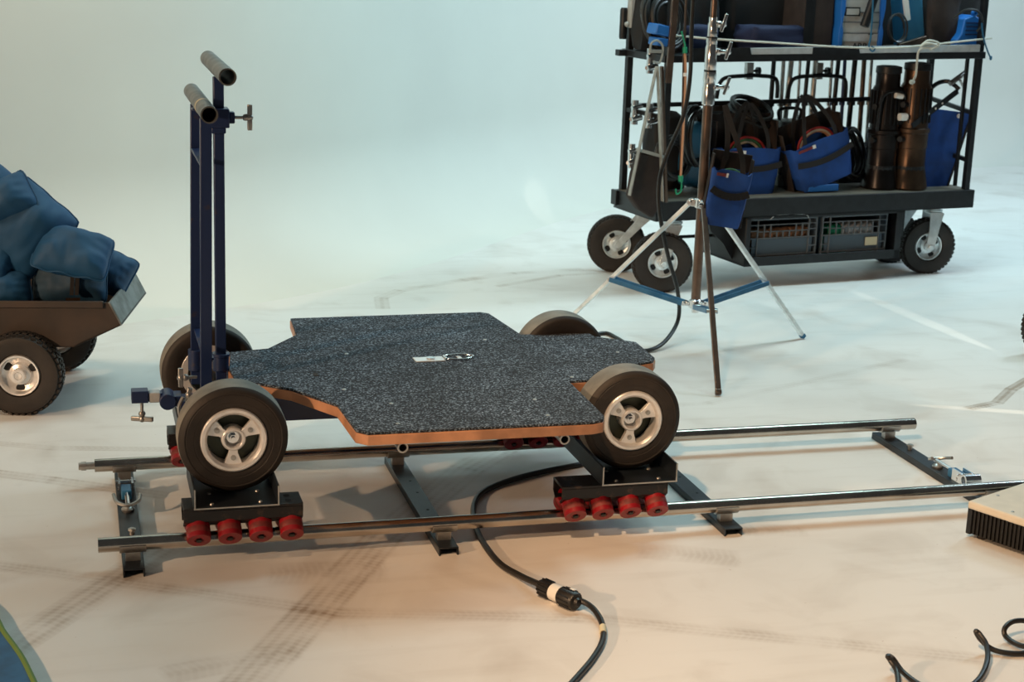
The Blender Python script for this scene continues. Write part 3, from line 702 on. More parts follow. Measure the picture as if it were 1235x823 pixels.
# big black bags at the back of the lower deck
def soft_block(px0, px1, py0, py1, d, t, mt, name, label, cat, seed=1, bulge=.16, rot=0):
    a, b_ = cq(px0, py1, d), cq(px1, py0, d); w = b_.x-a.x; h = b_.z-a.z
    b = MB(); bmesh.ops.create_cube(b.bm, size=2); bmesh.ops.subdivide_edges(b.bm, edges=b.bm.edges, cuts=6, use_grid_fill=True)
    for v in b.bm.verts:
        p = v.co; q = V([math.copysign(1-(1-min(abs(c),1))**1.3, c) for c in p])
        sph = V((p.x*math.sqrt(max(0,1-p.y**2/2-p.z**2/2+p.y**2*p.z**2/3)), p.y*math.sqrt(max(0,1-p.x**2/2-p.z**2/2+p.x**2*p.z**2/3)), p.z*math.sqrt(max(0,1-p.y**2/2-p.x**2/2+p.y**2*p.x**2/3))))
        p2 = p.lerp(sph, .38); p2 *= 1 + bulge*noise.noise(p*1.4 + V((seed*3.1, seed, 0)))
        v.co = V((p2.x*w/2, p2.y*t/2, (max(p2.z,-.97)+.97)*h/1.95))
    b.bm.transform(Matrix.Translation((( a.x+b_.x)/2, d+t/2, a.z+.001)) @ Matrix.Rotation(rot, 4, 'Y'))
    return load(b, name, mt, label, cat, smooth=80)
soft_block(846, 935, 130, 232, .26, .16, M['web'], 'black_case', 'soft black case with cables on top behind the blue tool bag', 'case', 2)
coil(cq(905,133,.28)+V((0,0,.0)), (.1,-.4,1), .10, .009, 5, .15, M['cable'], 'cable_coil', 'black cable coil lying on the soft black case')
soft_block(826, 862, 150, 228, .15, .14, M['tealblue'], 'soft_bag', 'teal bag on the lower deck behind the bungee cord', 'bag', 4)
soft_block(1010, 1075, 176, 232, .30, .13, M['dark'], 'black_case', 'low black case at the back between the cable coil and the lamps', 'case', 5)
soft_block(786, 836, 140, 232, .22, .13, M['dark'], 'black_case', 'black filler case added to darken the left rear corner of the lower deck', 'case', 8)  # filler block, added to make the left bay darker
coil(cq(812,190,.10), (.3,-1,.2), .085, .007, 8, .25, M['cable'], 'cable_coil', 'black cable bundle behind the thin brown rod on the lower deck')
# two standing lamps
def lamp(px, d, ztop, R, mt, label, yoke):
    p = cq(px, 200, d); t = cthing('stage_lamp', label, 'lamp', p.x, d, ZD)
    h = ztop-ZD
    MB().lathe([(R*1.15,0), (R*1.22,.01), (R*1.18,.03), (R*.98,.11), (R*.96,.115), (R*.96,h*.34), (R*1.0,h*.345), (R*1.0,h*.46), (R*1.08,h*.47), (R*1.08,h*.50), (R*.95,h*.51), (R*.93,h*.84), (R*.80,h*.87), (R*.78,h*.97), (.001,h*.97)], (0,0,0), (0,0,1), 36).build('housing', mt, t)
    f = MB()
    for k in range(20):
        a = 2*PI*k/20; f.bar((math.cos(a)*R*1.03, math.sin(a)*R*1.03, .006), (math.cos(a)*R*.96, math.sin(a)*R*.96, .115), .005, .024, up=(-math.sin(a), math.cos(a), 0))
    f.build('lower_fins', M['black'], t); f = MB()
    for k in range(20):
        a = 2*PI*k/20; f.bar((math.cos(a)*R*.98, math.sin(a)*R*.98, h*.55), (math.cos(a)*R*.96, math.sin(a)*R*.96, h*.83), .012, .004, up=(-math.sin(a), math.cos(a), 0))
    f.build('cooling_fins', M['black'], t)
    k = MB(); k.lathe([(R*.7,-.02), (R*.84,-.015), (R*.82,.015), (R*.5,.02)], (0,0,h), (0,0,1), 20); k.build('cap', M['black'], t)
    for zz in (h*.42, h*.7): MB().cyl((-R*.95,-R*.4,zz), (-R*1.35,-R*.6,zz), .014, n=12).build('knob', M['black'], t)
    return t, h
lt, h = lamp(1096, .10, cq(1096,80,.10).z, .078, M['copper'], 'tall bronze lamp standing upright beside the flat blue bag', True)
q0, q1, q2 = [cq(*c_, .03) - cq(1096,200,.10) for c_ in ((1101,150), (1152,112), (1155,103))]
base = cq(1096,200,.10); base = V((base.x, .10, ZD))
def lc(px, py, d): return cq(px, py, d) - base
b = MB(); b.bar(lc(1100,152,.02), lc(1155,110,.06), .008, .026, up=(0,0,1)); b.tube([lc(1117,112,.16), lc(1130,101,.14), (lc(1142,98,.10)), lc(1150,102,.08), lc(1157,108,.06)], .011, 8, 5); yk = b.build('yoke', M['black'], lt)
b = MB()
for f in (.35,.5,.65): 
    q = lc(1100,152,.02).lerp(lc(1155,110,.06), f); b.cyl(q+V((0,-.0055,0)), q+V((0,-.004,0)), .0045, n=10)
b.build('yoke_hole', M['white'], yk)  # white discs, painted as the brightness showing through the holes
b = MB(); b.cyl(lc(1146,101,.06), lc(1164,88,.08), .013); b.tube([lc(1158,97,.06), lc(1161,103,.06), lc(1163,108,.06)], .006); b.build('spigot', M['steel'], lt)
lt2, h = lamp(1062, .14, cq(1060,84,.14).z, .074, M['lampbody'], 'dark lamp standing upright left of the bronze lamp', True)
b = MB(); z1 = h*.78; b.tube([(-.075,-.05,h*.5), (-.07,-.06,z1), (0,-.075,z1+.03), (.06,-.06,z1), (.07,-.05,h*.55)], .008, 8, 5); b.build('yoke', M['black'], lt2)
MB().cyl((.02,-.085,h*.62), (.06,-.085,h*.62), .018).build('white_collar', M['white'], lt2)
MB().cyl((-.01,-.08,h*.80), (.03,-.08,h*.79), .013).build('white_collar', M['white'], lt2)
# flat blue bag on the right
b = MB(); P = [cq(*c_, .12) for c_ in ((1117,130), (1172,137), (1141,229), (1106,229))]
f = [b.bm.verts.new(p) for p in P]; g = [b.bm.verts.new(p+V((0,.028,0))) for p in P]
b.face(f); b.face(g[::-1])
for i in range(4): b.face([f[i], f[(i+1) % 4], g[(i+1) % 4], g[i]])
bmesh.ops.subdivide_edges(b.bm, edges=b.bm.edges, cuts=5, use_grid_fill=True)
for v in b.bm.verts: v.co.y += .006*noise.noise(v.co*9)
fb = cthing('flat_bag', 'flat blue flag bag with white grommet leaning by the right end of the cart', 'bag', P[3].x, .12, ZD)
b.bm.transform(Matrix.Translation((-P[3].x, -.12, -ZD))); b.build('bag_body', M['bluecan'], fb, smooth=60)
b = MB(); e0, e1 = P[1]-V((P[3].x,.12,ZD)), P[2]-V((P[3].x,.12,ZD)); b.bar(e0+V((0,.012,0)), e1+V((0,.012,0)), .010, .034, up=(0,1,0)); b.build('black_edge', M['web'], fb)
g0 = cq(1157,140,.11)-V((P[3].x,.12,ZD)); MB().lathe([(.004,0), (.004,.006), (.011,.006), (.011,0)], g0+V((0,.006,0)), (0,-1,0), 18, closed=True).build('grommet', M['white'], fb)

# stands and poles standing at the back of the lower deck
for i, (px, mt, r_) in enumerate(((931,'black',.011),(943,'steel',.010),(951,'steel',.013),(963,'chrome',.008),(972,'black',.010),(981,'steel',.013),(1001,'chrome',.009),(1008,'black',.011),(1017,'navy',.009),(1028,'blackworn',.013),(1040,'brownmetal',.012),(1049,'steel',.008))):
    q = cq(px, 110, .41); lean = random.uniform(-.02,.03)
    b = MB().cyl((q.x-lean, .42, ZD+.002), (q.x+lean*.3, .41, 1.035), r_, n=12).cyl((q.x, .413, .80), (q.x+.0, .413, .83), r_*1.6, n=12)
    nm = {'black':'black','steel':'dull steel','brownmetal':'brown','chrome':'shiny chrome','navy':'navy blue','blackworn':'thick black'}[mt]
    load(b, 'stand_pole', M[mt], f'{nm} stand pole upright at the back of the lower deck behind the blue bags', 'pole', nm+' poles at the back of the cart')
# spigot clamps on the mid rail
for px, py, nm in ((987,88,'left'), (903,88,'right')):
    q = cq(px, py, .40); t = cthing('rail_clamp', 'small steel clamp above the tilted blue bag' if px > 950 else 'small steel clamp above the soft black case', 'clamp', q.x, q.y, q.z)
    MB().bb(-.018, .018, -.015, .015, -.03, .05).build('clamp_body', M['steel'], t, bev=.003)
    b = MB(); b.cyl((.018,0,.01), (.05,0,.01), .006).cyl((.045,0,.01), (.06,0,.01), .018, n=12); b.build('clamp_knob', M['black'], t)
    b = MB(); b.tube([(-.17,0,-.12), (-.15,-.01,-.03), (-.04,-.02,-.012), (.05,-.02,-.012), (.15,-.01,-.03), (.17,0,-.12)], .010, 8, 6); b.build('bent_arm', M['black'], t)

# ------------------------------------------------------------------ upper shelf load
def zs(x): return sh(x)+.033
def ub(px0, px1, d, t, ht, mt, name, label, cat, seed):      # soft thing on the upper shelf
    a, c_ = cq(px0, 60, d), cq(px1, 60, d); w_ = c_.x-a.x; cxm = (a.x+c_.x)/2
    b = MB(); bmesh.ops.create_cube(b.bm, size=2); bmesh.ops.subdivide_edges(b.bm, edges=b.bm.edges, cuts=6, use_grid_fill=True)
    for v in b.bm.verts:
        p = v.co; sph = p.normalized()*1.15; p2 = p.lerp(sph, .35); p2 *= 1 + .15*noise.noise(p*1.5 + V((seed, seed*2, 0)))
        v.co = V((cxm + p2.x*w_/2, d+t/2+p2.y*t/2, zs(cxm)+.002+(max(p2.z,-.9)+.9)*ht/1.95))
    return load(b, name, mt, label, cat, smooth=80)
coil(cq(800,20,.12), (.35,-1,.25), .105, .0075, 16, .34, M['cable'], 'cable_coil', 'big black cable coil at the left end of the upper shelf')
ub(772, 822, .24, .12, .34, M['dark'], 'black_case', 'black soft case behind the big cable coil at the left end', 'case', 9.2)
q = cq(795,36,.0); b = MB(); b.box(q, (.075,.09,.045), Matrix.Rotation(.2,3,'Y')); b.box(q+V((0,0,-.05)), (.055,.09,.035), Matrix.Rotation(.1,3,'Y')); load(b, 'cable_tie', M['brblue'], 'blue hook and loop wrap around the big cable coil', 'cable tie', bev=.006)
ub(818, 866, .20, .17, .36, M['dark'], 'black_case', 'black soft case on the upper shelf beside the big cable coil', 'case', 1.3)
ub(870, 966, .24, .13, .38, M['dark'], 'black_case', 'wide black soft case on the upper shelf above the blue strip bag', 'case', 2.7)
ub(906, 972, .06, .17, .12, M['navycloth'], 'soft_bag', 'dark blue soft bag with a red tag lying on the upper shelf', 'bag', 3.9)
ub(1012, 1085, .285, .09, .34, M['dark'], 'black_case', 'black soft case behind the grey and blue lamp case', 'case', 5.1)
ub(1100, 1180, .25, .12, .36, M['web'], 'black_case', 'black soft case at the back right of the upper shelf', 'case', 6.1)
ub(1120, 1156, .08, .13, .30, M['browncloth'], 'brown_pouch', 'dark brown pouch between the teal lamp and the blue lamp head', 'pouch', 7.7)
ub(830, 866, .10, .09, .12, M['navycloth'], 'soft_bag', 'small dark blue bag behind the chrome stand column on the upper shelf', 'bag', 8.7)
def ubox(px0, px1, d, t, h, mt, name, label, cat, bev=.01):
    a, c_ = cq(px0, 60, d), cq(px1, 60, d); cxm = (a.x+c_.x)/2; w_ = c_.x-a.x
    r = cthing(name, label, cat, cxm, d, zs(cxm)); MB().bb(-w_/2, w_/2, 0, t, 0, h).build('housing', mt, r, bev=bev); return r, w_
r, w = ubox(968, 1003, .06, .24, .36, M['browncloth'], 'flight_case', 'tall dark brown case standing left of the grey and blue lamp case', 'case')
MB().bb(-w/2-.001, -w/2+.05, -.003, 0, 0, .36).build('edge_panel', M['black'], r)
# grey and blue lamp case with lettering
r, w = ubox(1011, 1059, .03, .24, .34, M['greyplastic'], 'lamp_head_case', 'grey lamp ballast with blue edges and black lettering on the upper shelf', 'ballast')
for x in (-w/2, w/2):
    P = [(x-.010,0), (x+.010,0), (x+.012,.09), (x+.004,.13), (x+.014,.2), (x+.014,.34), (x-.012,.34), (x-.012,.2), (x-.005,.13), (x-.012,.09)]
    MB().prism(P, -.012, .05, m).build('blue_bumper', M['brblue'], r, bev=.002)
for z in (.085, .135, .18): MB().bb(-w/2+.012, w/2-.012, -.004, 0, z, z+.005).build('rib', M['crate'], r)
MB().bb(-w/2+.012, w/2-.012, -.003, 0, .05, .085).build('dark_strip', M['silvertape'], r)
MB().bb(-w*.42, -w*.05, -.005, 0, .165, .205).build('display_frame', M['black'], r)
MB().bb(-w*.39, -w*.08, -.007, -.002, .171, .199).build('display', M['greyplastic'], r)
MB().cyl((.00,-.03,.12), (.045,-.03,.26), .021).build('handle_grip', M['black'], r)
def text(body, size, loc, parent, mt, ext=.001):
    cu = bpy.data.curves.new('lettering', 'FONT'); cu.body = body; cu.size = size; cu.extrude = ext; cu.align_x = 'LEFT'
    o = bpy.data.objects.new('tmp', cu); COL.objects.link(o); dg = bpy.context.evaluated_depsgraph_get(); me = bpy.data.meshes.new_from_object(o.evaluated_get(dg)); bpy.data.objects.remove(o)
    me.transform(Matrix.Translation(loc) @ Matrix.Rotation(PI/2, 4, 'X')); t = bpy.data.objects.new('lettering', me); COL.objects.link(t); me.materials.clear(); me.materials.append(mt); t.parent = parent; return t
text('ARRI', .046, (-w*.18, -.004, .012), r, M['letter'], .001); text('T', .044, (w*.20, -.006, .055), r, M['letter'], .0015)
# teal lamp head
r, w = ubox(1083, 1114, .10, .12, .02, M['brownmetal'], 'stage_light', 'teal lamp head with cable loop on the upper shelf', 'lamp', .004)
b = MB(); b.box((0,.05,.16), (.12,.10,.30), Matrix.Rotation(-.2,3,'Y')); b.build('lamp_body', M['tealblue'], r, bev=.012)
b = MB(); b.box((.0,-.004,.035), (.16,.03,.035), Matrix.Rotation(-.25,3,'Y')); b.build('bracket', M['brownmetal'], r, bev=.003)
MB().box((-.06,-.014,.20), (.028,.01,.12), Matrix.Rotation(-.25,3,'Y')).build('white_tag', M['white'], r)
coil(cq(1082,34,.03), (.1,-1,.1), .062, .004, 3, .05, M['cable'], 'cable_coil', 'thin black cable loop hanging in front of the teal lamp head', ell=.9)
# blue fixture at far right
r, w = ubox(1152, 1184, .04, .12, .01, M['brblue'], 'stage_light', 'bright blue lamp head with cooling slots at the right end of the upper shelf', 'lamp', .002)
b = MB(); P = [(-.07,0), (-.02,0), (-.015,.02), (.03,.02), (.035,0), (.055,0), (.06,.05), (.085,.09), (.08,.14), (.02,.17), (-.04,.15), (-.05,.08), (-.075,.05)]; b.prism(P, 0, .10, m); b.build('lamp_body', M['brblue'], r, bev=.006)
b = MB()
for k in range(4): b.bb(-.03, .06, -.004, .0, .075+.018*k, .081+.018*k)
b.build('cooling_slot', M['navy'], r); MB().pipe((.02,-.002,.178), (.02,.02,.178), .012, .006).build('lug', M['brblue'], r)
ctb = MB().tube([cq(1150,22,.0), cq(1165,12,-.02), cq(1180,14,-.02), cq(1185,28,-.01), cq(1178,38,0)], .006, 8, 6); load(ctb, 'lamp_cable', M['cable'], 'short black cable looping over the bright blue lamp head', 'cable')
# rope, cords, hooks
b = MB(); b.tube([cq(806,42,-.02), cq(860,47,-.03), cq(940,52,-.03), cq(1010,56.5,-.03), cq(1070,58,-.03), cq(1112,55,-.035), cq(1150,51,-.03), cq(1196,46,-.01)], .0045, 8, 4)
b.tube([cq(1112,54,-.04), cq(1120,49,-.045), cq(1132,52,-.045), cq(1128,58,-.045), cq(1114,58,-.045), cq(1108,62,-.04), cq(1106,75,-.03), cq(1104,92,-.02), cq(1098,101,-.01)], .0055, 8, 5)
b.tube([cq(1110,57,-.04), cq(1118,52,-.05), cq(1130,55,-.05), cq(1122,60,-.05)], .005, 8, 4)
b.tube([cq(806,42,-.02), cq(812,36,-.03), cq(806,34,-.03), cq(808,46,-.03), cq(815,44,-.03)], .005, 8, 4)
b.sphere(cq(1100,99,-.012), .014, (1.2,.7,.8))
load(b, 'rope', M['rope'], 'white rope stretched along the upper shelf edge and knotted on the right', 'rope')
b = MB(); b.tube([cq(1053,-6,-.03), cq(1052,20,-.03), cq(1050,45,-.03), cq(1048,56,-.03), cq(1052,62,-.03), cq(1055,59,-.03), cq(1051,56,-.03)], .004, 8, 5); load(b, 'blue_cord', M['tealblue'], 'thin blue cord hanging in front of the grey and blue ballast', 'cord')
b = MB(); b.tube([cq(1184,28,-.02), cq(1186,45,-.02), cq(1192,64,-.02), cq(1196,71,-.02)], .004, 8, 5); b.sphere(cq(1195,70,-.02), .008, (1,.7,1.4)); load(b, 'blue_cord', M['tealblue'], 'thin blue cord hanging past the right end of the shelf', 'cord')
# left end of the cart: hanging hook with legs, brown bag, rods, bungee, grip
hk = cthing('hook_bar', 'grey steel ring hook with two long legs hanging on the left end of the cart', 'hook', *cq(791,75,-.05))
o_ = cq(791,75,-.05)
def hc(px, py, d=-.05): return cq(px, py, d) - o_
b = MB(); b.bar(hc(792,80), hc(759,236), .005, .022, up=(0,1,0)); b.bar(hc(793,80,-.06), hc(799,243,-.06), .005, .022, up=(0,1,0)); b.build('leg', M['grey'], hk, bev=.001)
b = MB(); b.tube([hc(784,62), hc(786,52), hc(793,49), hc(799,55), hc(799,66), hc(795,76), hc(788,74)], .005, 8, 6, closed=False); b.box(hc(791,62), (.055,.012,.014)); b.build('ring_hook', M['grey'], hk)
bg_ = cthing('hanging_bag', 'dark brown cloth bag hanging on the left end of the cart above the caster', 'bag', *cq(780,262,-.03)); o2 = cq(780,262,-.03)
b = MB(); P = [cq(*c_, -.025)-o2 for c_ in ((773,184), (799,190), (800,225), (796,250), (788,264), (771,253), (760,238), (765,210))]
f = [b.bm.verts.new(p) for p in P]; g = [b.bm.verts.new(p+V((0,.05,0))) for p in P]; b.face(f); b.face(g[::-1])
for i in range(8): b.face([f[i], f[(i+1) % 8], g[(i+1) % 8], g[i]])
b.build('bag_body', M['browncloth'], bg_, smooth=60, bev=.008); MB().bar(cq(771,181,-.03)-o2, cq(799,189,-.03)-o2, .06, .014).build('top_bar', M['grey'], bg_)
load(MB().tube([cq(828,-10,-.04), cq(825,60,-.04), cq(823,140,-.04), cq(820,212,-.03)], .0055, 8, 4), 'metal_rod', M['brownmetal'], 'thin brown rod hanging beside the orange bungee cord', 'rod')
load(MB().bar(cq(798,80,-.03), cq(803,244,-.03), .012, .018, up=(0,1,0)).bar(cq(815,-8,-.05), cq(806,100,-.05), .03, .014, up=(0,1,0)), 'flat_bar', M['brownmetal'], 'flat brown bar strapped to the front left corner post', 'bar', bev=.001)
bc = cthing('bungee_cord', 'orange and white bungee cord with green hooks at the left front corner', 'bungee cord', *cq(821,235,-.06)); o3 = cq(821,235,-.06)
def bq(px, py): return cq(px, py, -.06) - o3
MB().tube([bq(826,62), bq(827,90), bq(825,140), bq(821,214)], .0055, 10, 10).build('cord', M['orange'], bc)
for pts in (((822,38), (824,46), (826,54), (826,62)), ((821,214), (822,222), (821,231), (816,234), (815,228))):
    MB().tube([bq(*p_) for p_ in pts], .004, 8, 6).build('green_hook', M['green'], bc)
MB().cyl(bq(826,57), bq(826,64), .010).build('hook_collar', M['green'], bc); MB().cyl(bq(821,212), bq(821,219), .011).build('hook_collar', M['green'], bc)
MB().cyl(bq(826,88), bq(826,92), .0075).build('ferrule', M['white'], bc)
b = MB(); a_ = cq(751,47,DP-.02); b.lathe([(.016,0), (.018,.01), (.018,.13), (.013,.14)], a_, (0,0,1), 20); load(b, 'grip', M['black'], 'black rubber grip standing on the left shelf bracket', 'grip')
a_ = cq(763,28,DP-.05); b = MB(); b.bb(a_.x-.02, a_.x+.018, a_.y-.02, a_.y+.02, a_.z-.02, a_.z+.16); b.cyl((a_.x-.02,a_.y,a_.z), (a_.x-.035,a_.y,a_.z-.01), .012); load(b, 'side_bracket', M['greyplastic'], 'light grey bracket fixed on the left rear post', 'bracket', bev=.003)
for yy, zz in ((.10,.80), (.24,.80), (.12,1.04), (.25,.60)):
    q = V((-.028, yy, zz)); b = MB(); b.cyl(q-V((0,0,.055)), q+V((0,0,.055)), .016); b.cyl(q+V((-.02,-.01,.02)), q+V((.03,-.01,.03)), .010); b.cyl(q+V((-.03,-.03,-.03)), q+V((.02,-.03,-.02)), .013); b.cyl(q+V((-.03,-.03,-.028)), q+V((0,0,-.028)), .010)
    load(b, 'grip_clamp', M['chrome'], 'chrome grip clamp hung on the left end rails of the cart', 'clamp', 'chrome clamps at the left end of the cart')

# ------------------------------------------------------------------ light stand
SC = V((2.19, 1.80, 0)); ls = thing('light_stand', 'tall chrome light stand with three spread legs and blue braces before the cart', 'light stand', SC)
A_, B_, C_ = V((-.125,-.57,0)), V((.549,.173,0)), V((-.435,.39,0))
MB().cyl((0,0,.215), (0,0,.985), .0185, n=24).build('lower_column', M['brownmetal'], ls)
b = MB(); b.lathe([(.0185,0), (.0235,.004), (.0245,.02), (.0245,.065), (.0225,.07), (.0225,.09), (.0245,.095), (.0235,.125)], (0,0,.965), (0,0,1), 28)
b.lathe([(.020,0), (.0215,.004), (.0225,.03), (.0225,.085), (.020,.09), (.020,.10), (.0215,.104), (.0205,.12)], (0,0,1.095), (0,0,1), 28)
b.lathe([(.0165,0), (.018,.004), (.018,.05), (.0155,.055), (.0155,.075)], (0,0,1.215), (0,0,1), 28); b.build('collar', M['chrome'], ls)
b = MB()
for z, r_ in ((1.0905,.0235), (1.2125,.0215)): b.lathe([(r_*.8,0), (r_,.001), (r_,.006), (r_*.8,.007)], (0,0,z), (0,0,1), 24)
b.build('black_ring', M['black'], ls)
MB().cyl((0,0,1.27), (0,0,1.75), .0125, n=20).build('upper_riser', M['brownmetal'], ls)
for z, L, r0 in ((1.035,.03,.024), (1.165,.03,.022), (1.265,.012,.017)):
    b = MB(); d = V((.93,-.36,0)); p = d*r0 + V((0,0,z)); b.cyl(p, p+d*L, .008, n=14); b.cyl(p, p+d*.012, .013, n=14)
    q = p+d*(L+.01); w_ = V((.25,-.1,.96)); b.bar(q-w_*.028, q+w_*.040, .012, .026, up=(d.y,-d.x,0)); b.sphere(q, .012); b.build('tee_knob', M['chrome'], ls, bev=.002)
b = MB(); b.lathe([(.019,0), (.027,.004), (.027,.035), (.019,.04)], (0,0,.575), (0,0,1), 24)
for F3 in (A_, B_, C_):
    u = F3.normalized(); b.bar(u*.02+V((0,0,.595)), u*.05+V((0,0,.595)), .028, .028); b.cyl(u*.045+V((-u.y,u.x,0))*.02+V((0,0,.595)), u*.045-V((-u.y,u.x,0))*.02+V((0,0,.595)), .010)
b.build('leg_collar', M['chrome'], ls, bev=.002)
b = MB(); b.lathe([(.019,0), (.026,.003), (.026,.03), (.0185,.036)], (0,0,.185), (0,0,1), 24); b.lathe([(.001,0), (.014,.003), (.014,.02), (.02,.022)], (0,0,.165), (0,0,1), 20)
for F3 in (A_, B_, C_):
    u = F3.normalized(); t_ = V((-u.y,u.x,0)); b.bar(u*.02+V((0,0,.20)), u*.05+V((0,0,.20)), .024, .016); b.cyl(u*.045+t_*.018+V((0,0,.20)), u*.045-t_*.018+V((0,0,.20)), .009)
b.build('brace_hub', M['chrome'], ls, bev=.002)
for F3, mt in ((A_, M['brownmetal']), (B_, M['zinc']), (C_, M['zinc'])):
    u = F3.normalized(); t_ = V((-u.y, u.x, 0)); top = u*.045+V((0,0,.595)); ft = F3+V((0,0,.012))
    b = MB(); b.bar(top, ft, .020, .016); lg = b.build('leg', mt, ls, bev=.002)
    MB().bar(ft-(ft-top).normalized()*.012, ft+(ft-top).normalized()*.006, .023, .019).build('foot_cap', M['brownmetal'] if F3 is A_ else M['bluepaint'], lg, bev=.003)
    mid = top.lerp(ft, .58)
    for s_ in (-1, 1):
        MB().bar(u*.05+t_*(.016*s_)+V((0,0,.20)), mid+t_*(.019*s_), .006, .018).build('brace', M['bluepaint'], ls, bev=.001)
    MB().cyl(mid-t_*.02, mid+t_*.02, .007).build('brace_pin', M['steel'], ls)
# blue bag hung on the stand
bp_ = at_y(868, 275, 1.70)
tool_bag('tool_bag', 'small blue canvas tool bag hanging from a knob of the light stand', V((bp_.x+.015, 1.73, bp_.z+.005)), 0, 0, .155, .21, .085, tilt=.14, yaw=-.22, content=[('greencable',1.0),('redc',.9),('cream',.8)], strap=.0, flap=.065)
bagr = [o for o in bpy.data.objects if o.get('label','').startswith('small blue canvas')][0]
for o in list(bagr.children):
    if o.name.startswith('strap'): bpy.data.objects.remove(o)
for y_, xs_ in ((.03, (-.045,.0)), (-.04, (.04,.015))):
    b = MB(); P = catmull([(xs_[0], y_, .17), (xs_[0]*.6, y_*.9, .26), (xs_[1]-.045, y_*.5+.0, .36), (-.075, 0, .445)], 5)
    for p, q in zip(P[:-1], P[1:]): b.bar(p, q, .020, .003, up=(0,1,0))
    b.build('strap', M['web'], bagr)

# ------------------------------------------------------------------ cables on the floor
cb2 = thing('power_cable', 'black cable hanging by the light stand, then running under the dolly to its inline connector', 'cable', (.95, 0, 0))
pts = [at_y(837,-20,1.95), at_y(834,40,1.95), at_y(832,95,1.95), at_y(824,140,1.95), at_y(805,185,1.95), at_y(795,220,1.95), at_y(796,260,1.93), at_y(806,310,1.92), at_y(817,350,1.95)]
pts += [at_y(818,385,1.98), at_z(802,412,.03), at_z(781,423,.009), at_z(762,419,.009), at_z(744,408,.009), at_z(728,402,.009), at_z(700,410,.009)]
pts += [V((1.60,1.75,.009)), V((1.50,1.45,.009))]
z_ = .0085
P = pts + [V((1.50,1.2,z_)), V((1.56,.95,z_)), at_z(760,545,z_), at_z(706,559,z_), at_z(660,568,z_), at_z(620,578,z_), at_z(585,592,z_), at_z(572,608,z_), at_z(573,632,z_), at_z(583,655,z_), at_z(603,680,z_), at_z(628,695,.012), at_z(650,705,.021), at_z(658,709,.022)]
MB().tube(P, .0082, 10, 8).build('cable_jacket', M['cable'], cb2, True)
P = [at_z(693,725,.024), at_z(703,726,.024), at_z(716,735,.018), at_z(726,752,.010), at_z(727,772,z_), at_z(716,793,z_), at_z(697,816,z_), at_z(670,845,z_)]
MB().tube(P, .0072, 10, 8).build('cable_jacket', M['cable'], cb2, True)
a_, c_ = at_z(652,707,.022), at_z(697,727,.024); d = (c_-a_); L_ = d.length; d.normalize()
co = MB().lathe([(.010,0), (.019,.004), (.021,.02), (.021,L_*.33), (.019,L_*.35), (.001,L_*.35)], a_, d, 24).build('connector', M['cable'], cb2, True)
MB().lathe([(.0185,L_*.32), (.0205,L_*.34), (.0205,L_*.58), (.0185,L_*.60)], a_, d, 24).build('white_sleeve', M['white'], co, True)
MB().lathe([(.019,L_*.56), (.0225,L_*.58), (.0225,L_*.93), (.020,L_*.96), (.011,L_*.97), (.0085,L_*1.03)], a_, d, 24).build('plug', M['cable'], co, True)
x, y = basis(d)
for f0, f1, r_ in ((.60,.90,.0226), (.05,.30,.0212)):
    b = MB()
    for k in range(12):
        an = 2*PI*k/12; n_ = x*math.cos(an)+y*math.sin(an); b.bar(a_+d*L_*f0+n_*r_, a_+d*L_*f1+n_*r_, .003, .003)
    b.build('grip_ribs', M['black'], co, True)
q = a_+d*L_*.84 + V((.004,.012,.016)); MB().sphere(q, .010, (1.3,.9,.8)).build('white_latch', M['white'], co, True)
q0, q1 = at_z(727,756,.010), at_z(727.5,764,.0095); MB().cyl(q0, q1, .0080).build('tape_band', M['tape'], cb2, True)
# curly cable at the lower right
P = [(1068,845,.01), (1082,838,.012), (1082,812,.02), (1074,797,.035), (1071,792,.045), (1077,795,.03), (1090,812,.012), (1115,829,.008), (1150,838,.008), (1178,822,.01), (1190,800,.015), (1190,780,.03), (1182,766,.045), (1177,762,.050), (1183,772,.03), (1196,783,.012), (1215,788,.008), (1237,788,.008), (1262,780,.01), (1262,760,.02), (1240,750,.035), (1222,750,.04), (1212,758,.03), (1213,768,.015), (1228,778,.01), (1250,783,.02), (1275,790,.02)]
o = MB().tube([at_z(*p_) for p_ in P], .0062, 10, 8).build('curly_cable', M['cable']); recentre(o); tag(o, 'black curly cable in loose loops on the floor at the lower right', 'cable')

# ballast at the right edge
p0 = at_z(1168,637,.012); t = thing('electronic_ballast', 'flat cream lidded box with black ribbed side near the end of the near rail', 'ballast', (p0.x, p0.y, 0))
c0 = at_z(1170,604,.105); c1 = at_z(1235,668-46,.105)
ex = (at_z(1290,644,.105) - c0); ex.z = 0; ex.normalize(); ey = V((-ex.y, ex.x, 0)); 
def bx(u, v, z): return V((c0.x,c0.y,0)) - V((p0.x,p0.y,0)) + ex*u + ey*v + V((0,0,z))
mm3 = Matrix((ex, ey, V((0,0,1)))).transposed()
def bbx(b, u0,u1,v0,v1,z0,z1): b.box(bx((u0+u1)/2,(v0+v1)/2,(z0+z1)/2), (u1-u0, v1-v0, z1-z0), mm3); return b
b = MB(); bbx(b, .012,.50, .004,.30, .012,.092); b.build('body', M['fin'], t)
b = MB(); bbx(b, -.004,.52, -.005,.31, .082,.105); b.build('lid', M['ballasttop'], t, bev=.006)
b = MB(); bbx(b, -.003,.013, -.003,.305, .010,.100); b.build('end_plate', M['black'], t, bev=.003)
b = MB()
for k in range(38): bbx(b, .018+k*.0125, .024+k*.0125, -.002, .006, .014, .084)
b.build('cooling_fins', M['fin'], t)
b = MB()
for u, v in ((.03,.03), (.03,.27), (.46,.03), (.46,.27)): b.cyl(bx(u,v,.0), bx(u,v,.013), .014)
b.build('rubber_feet', M['rubber'], t)
b = MB(); 
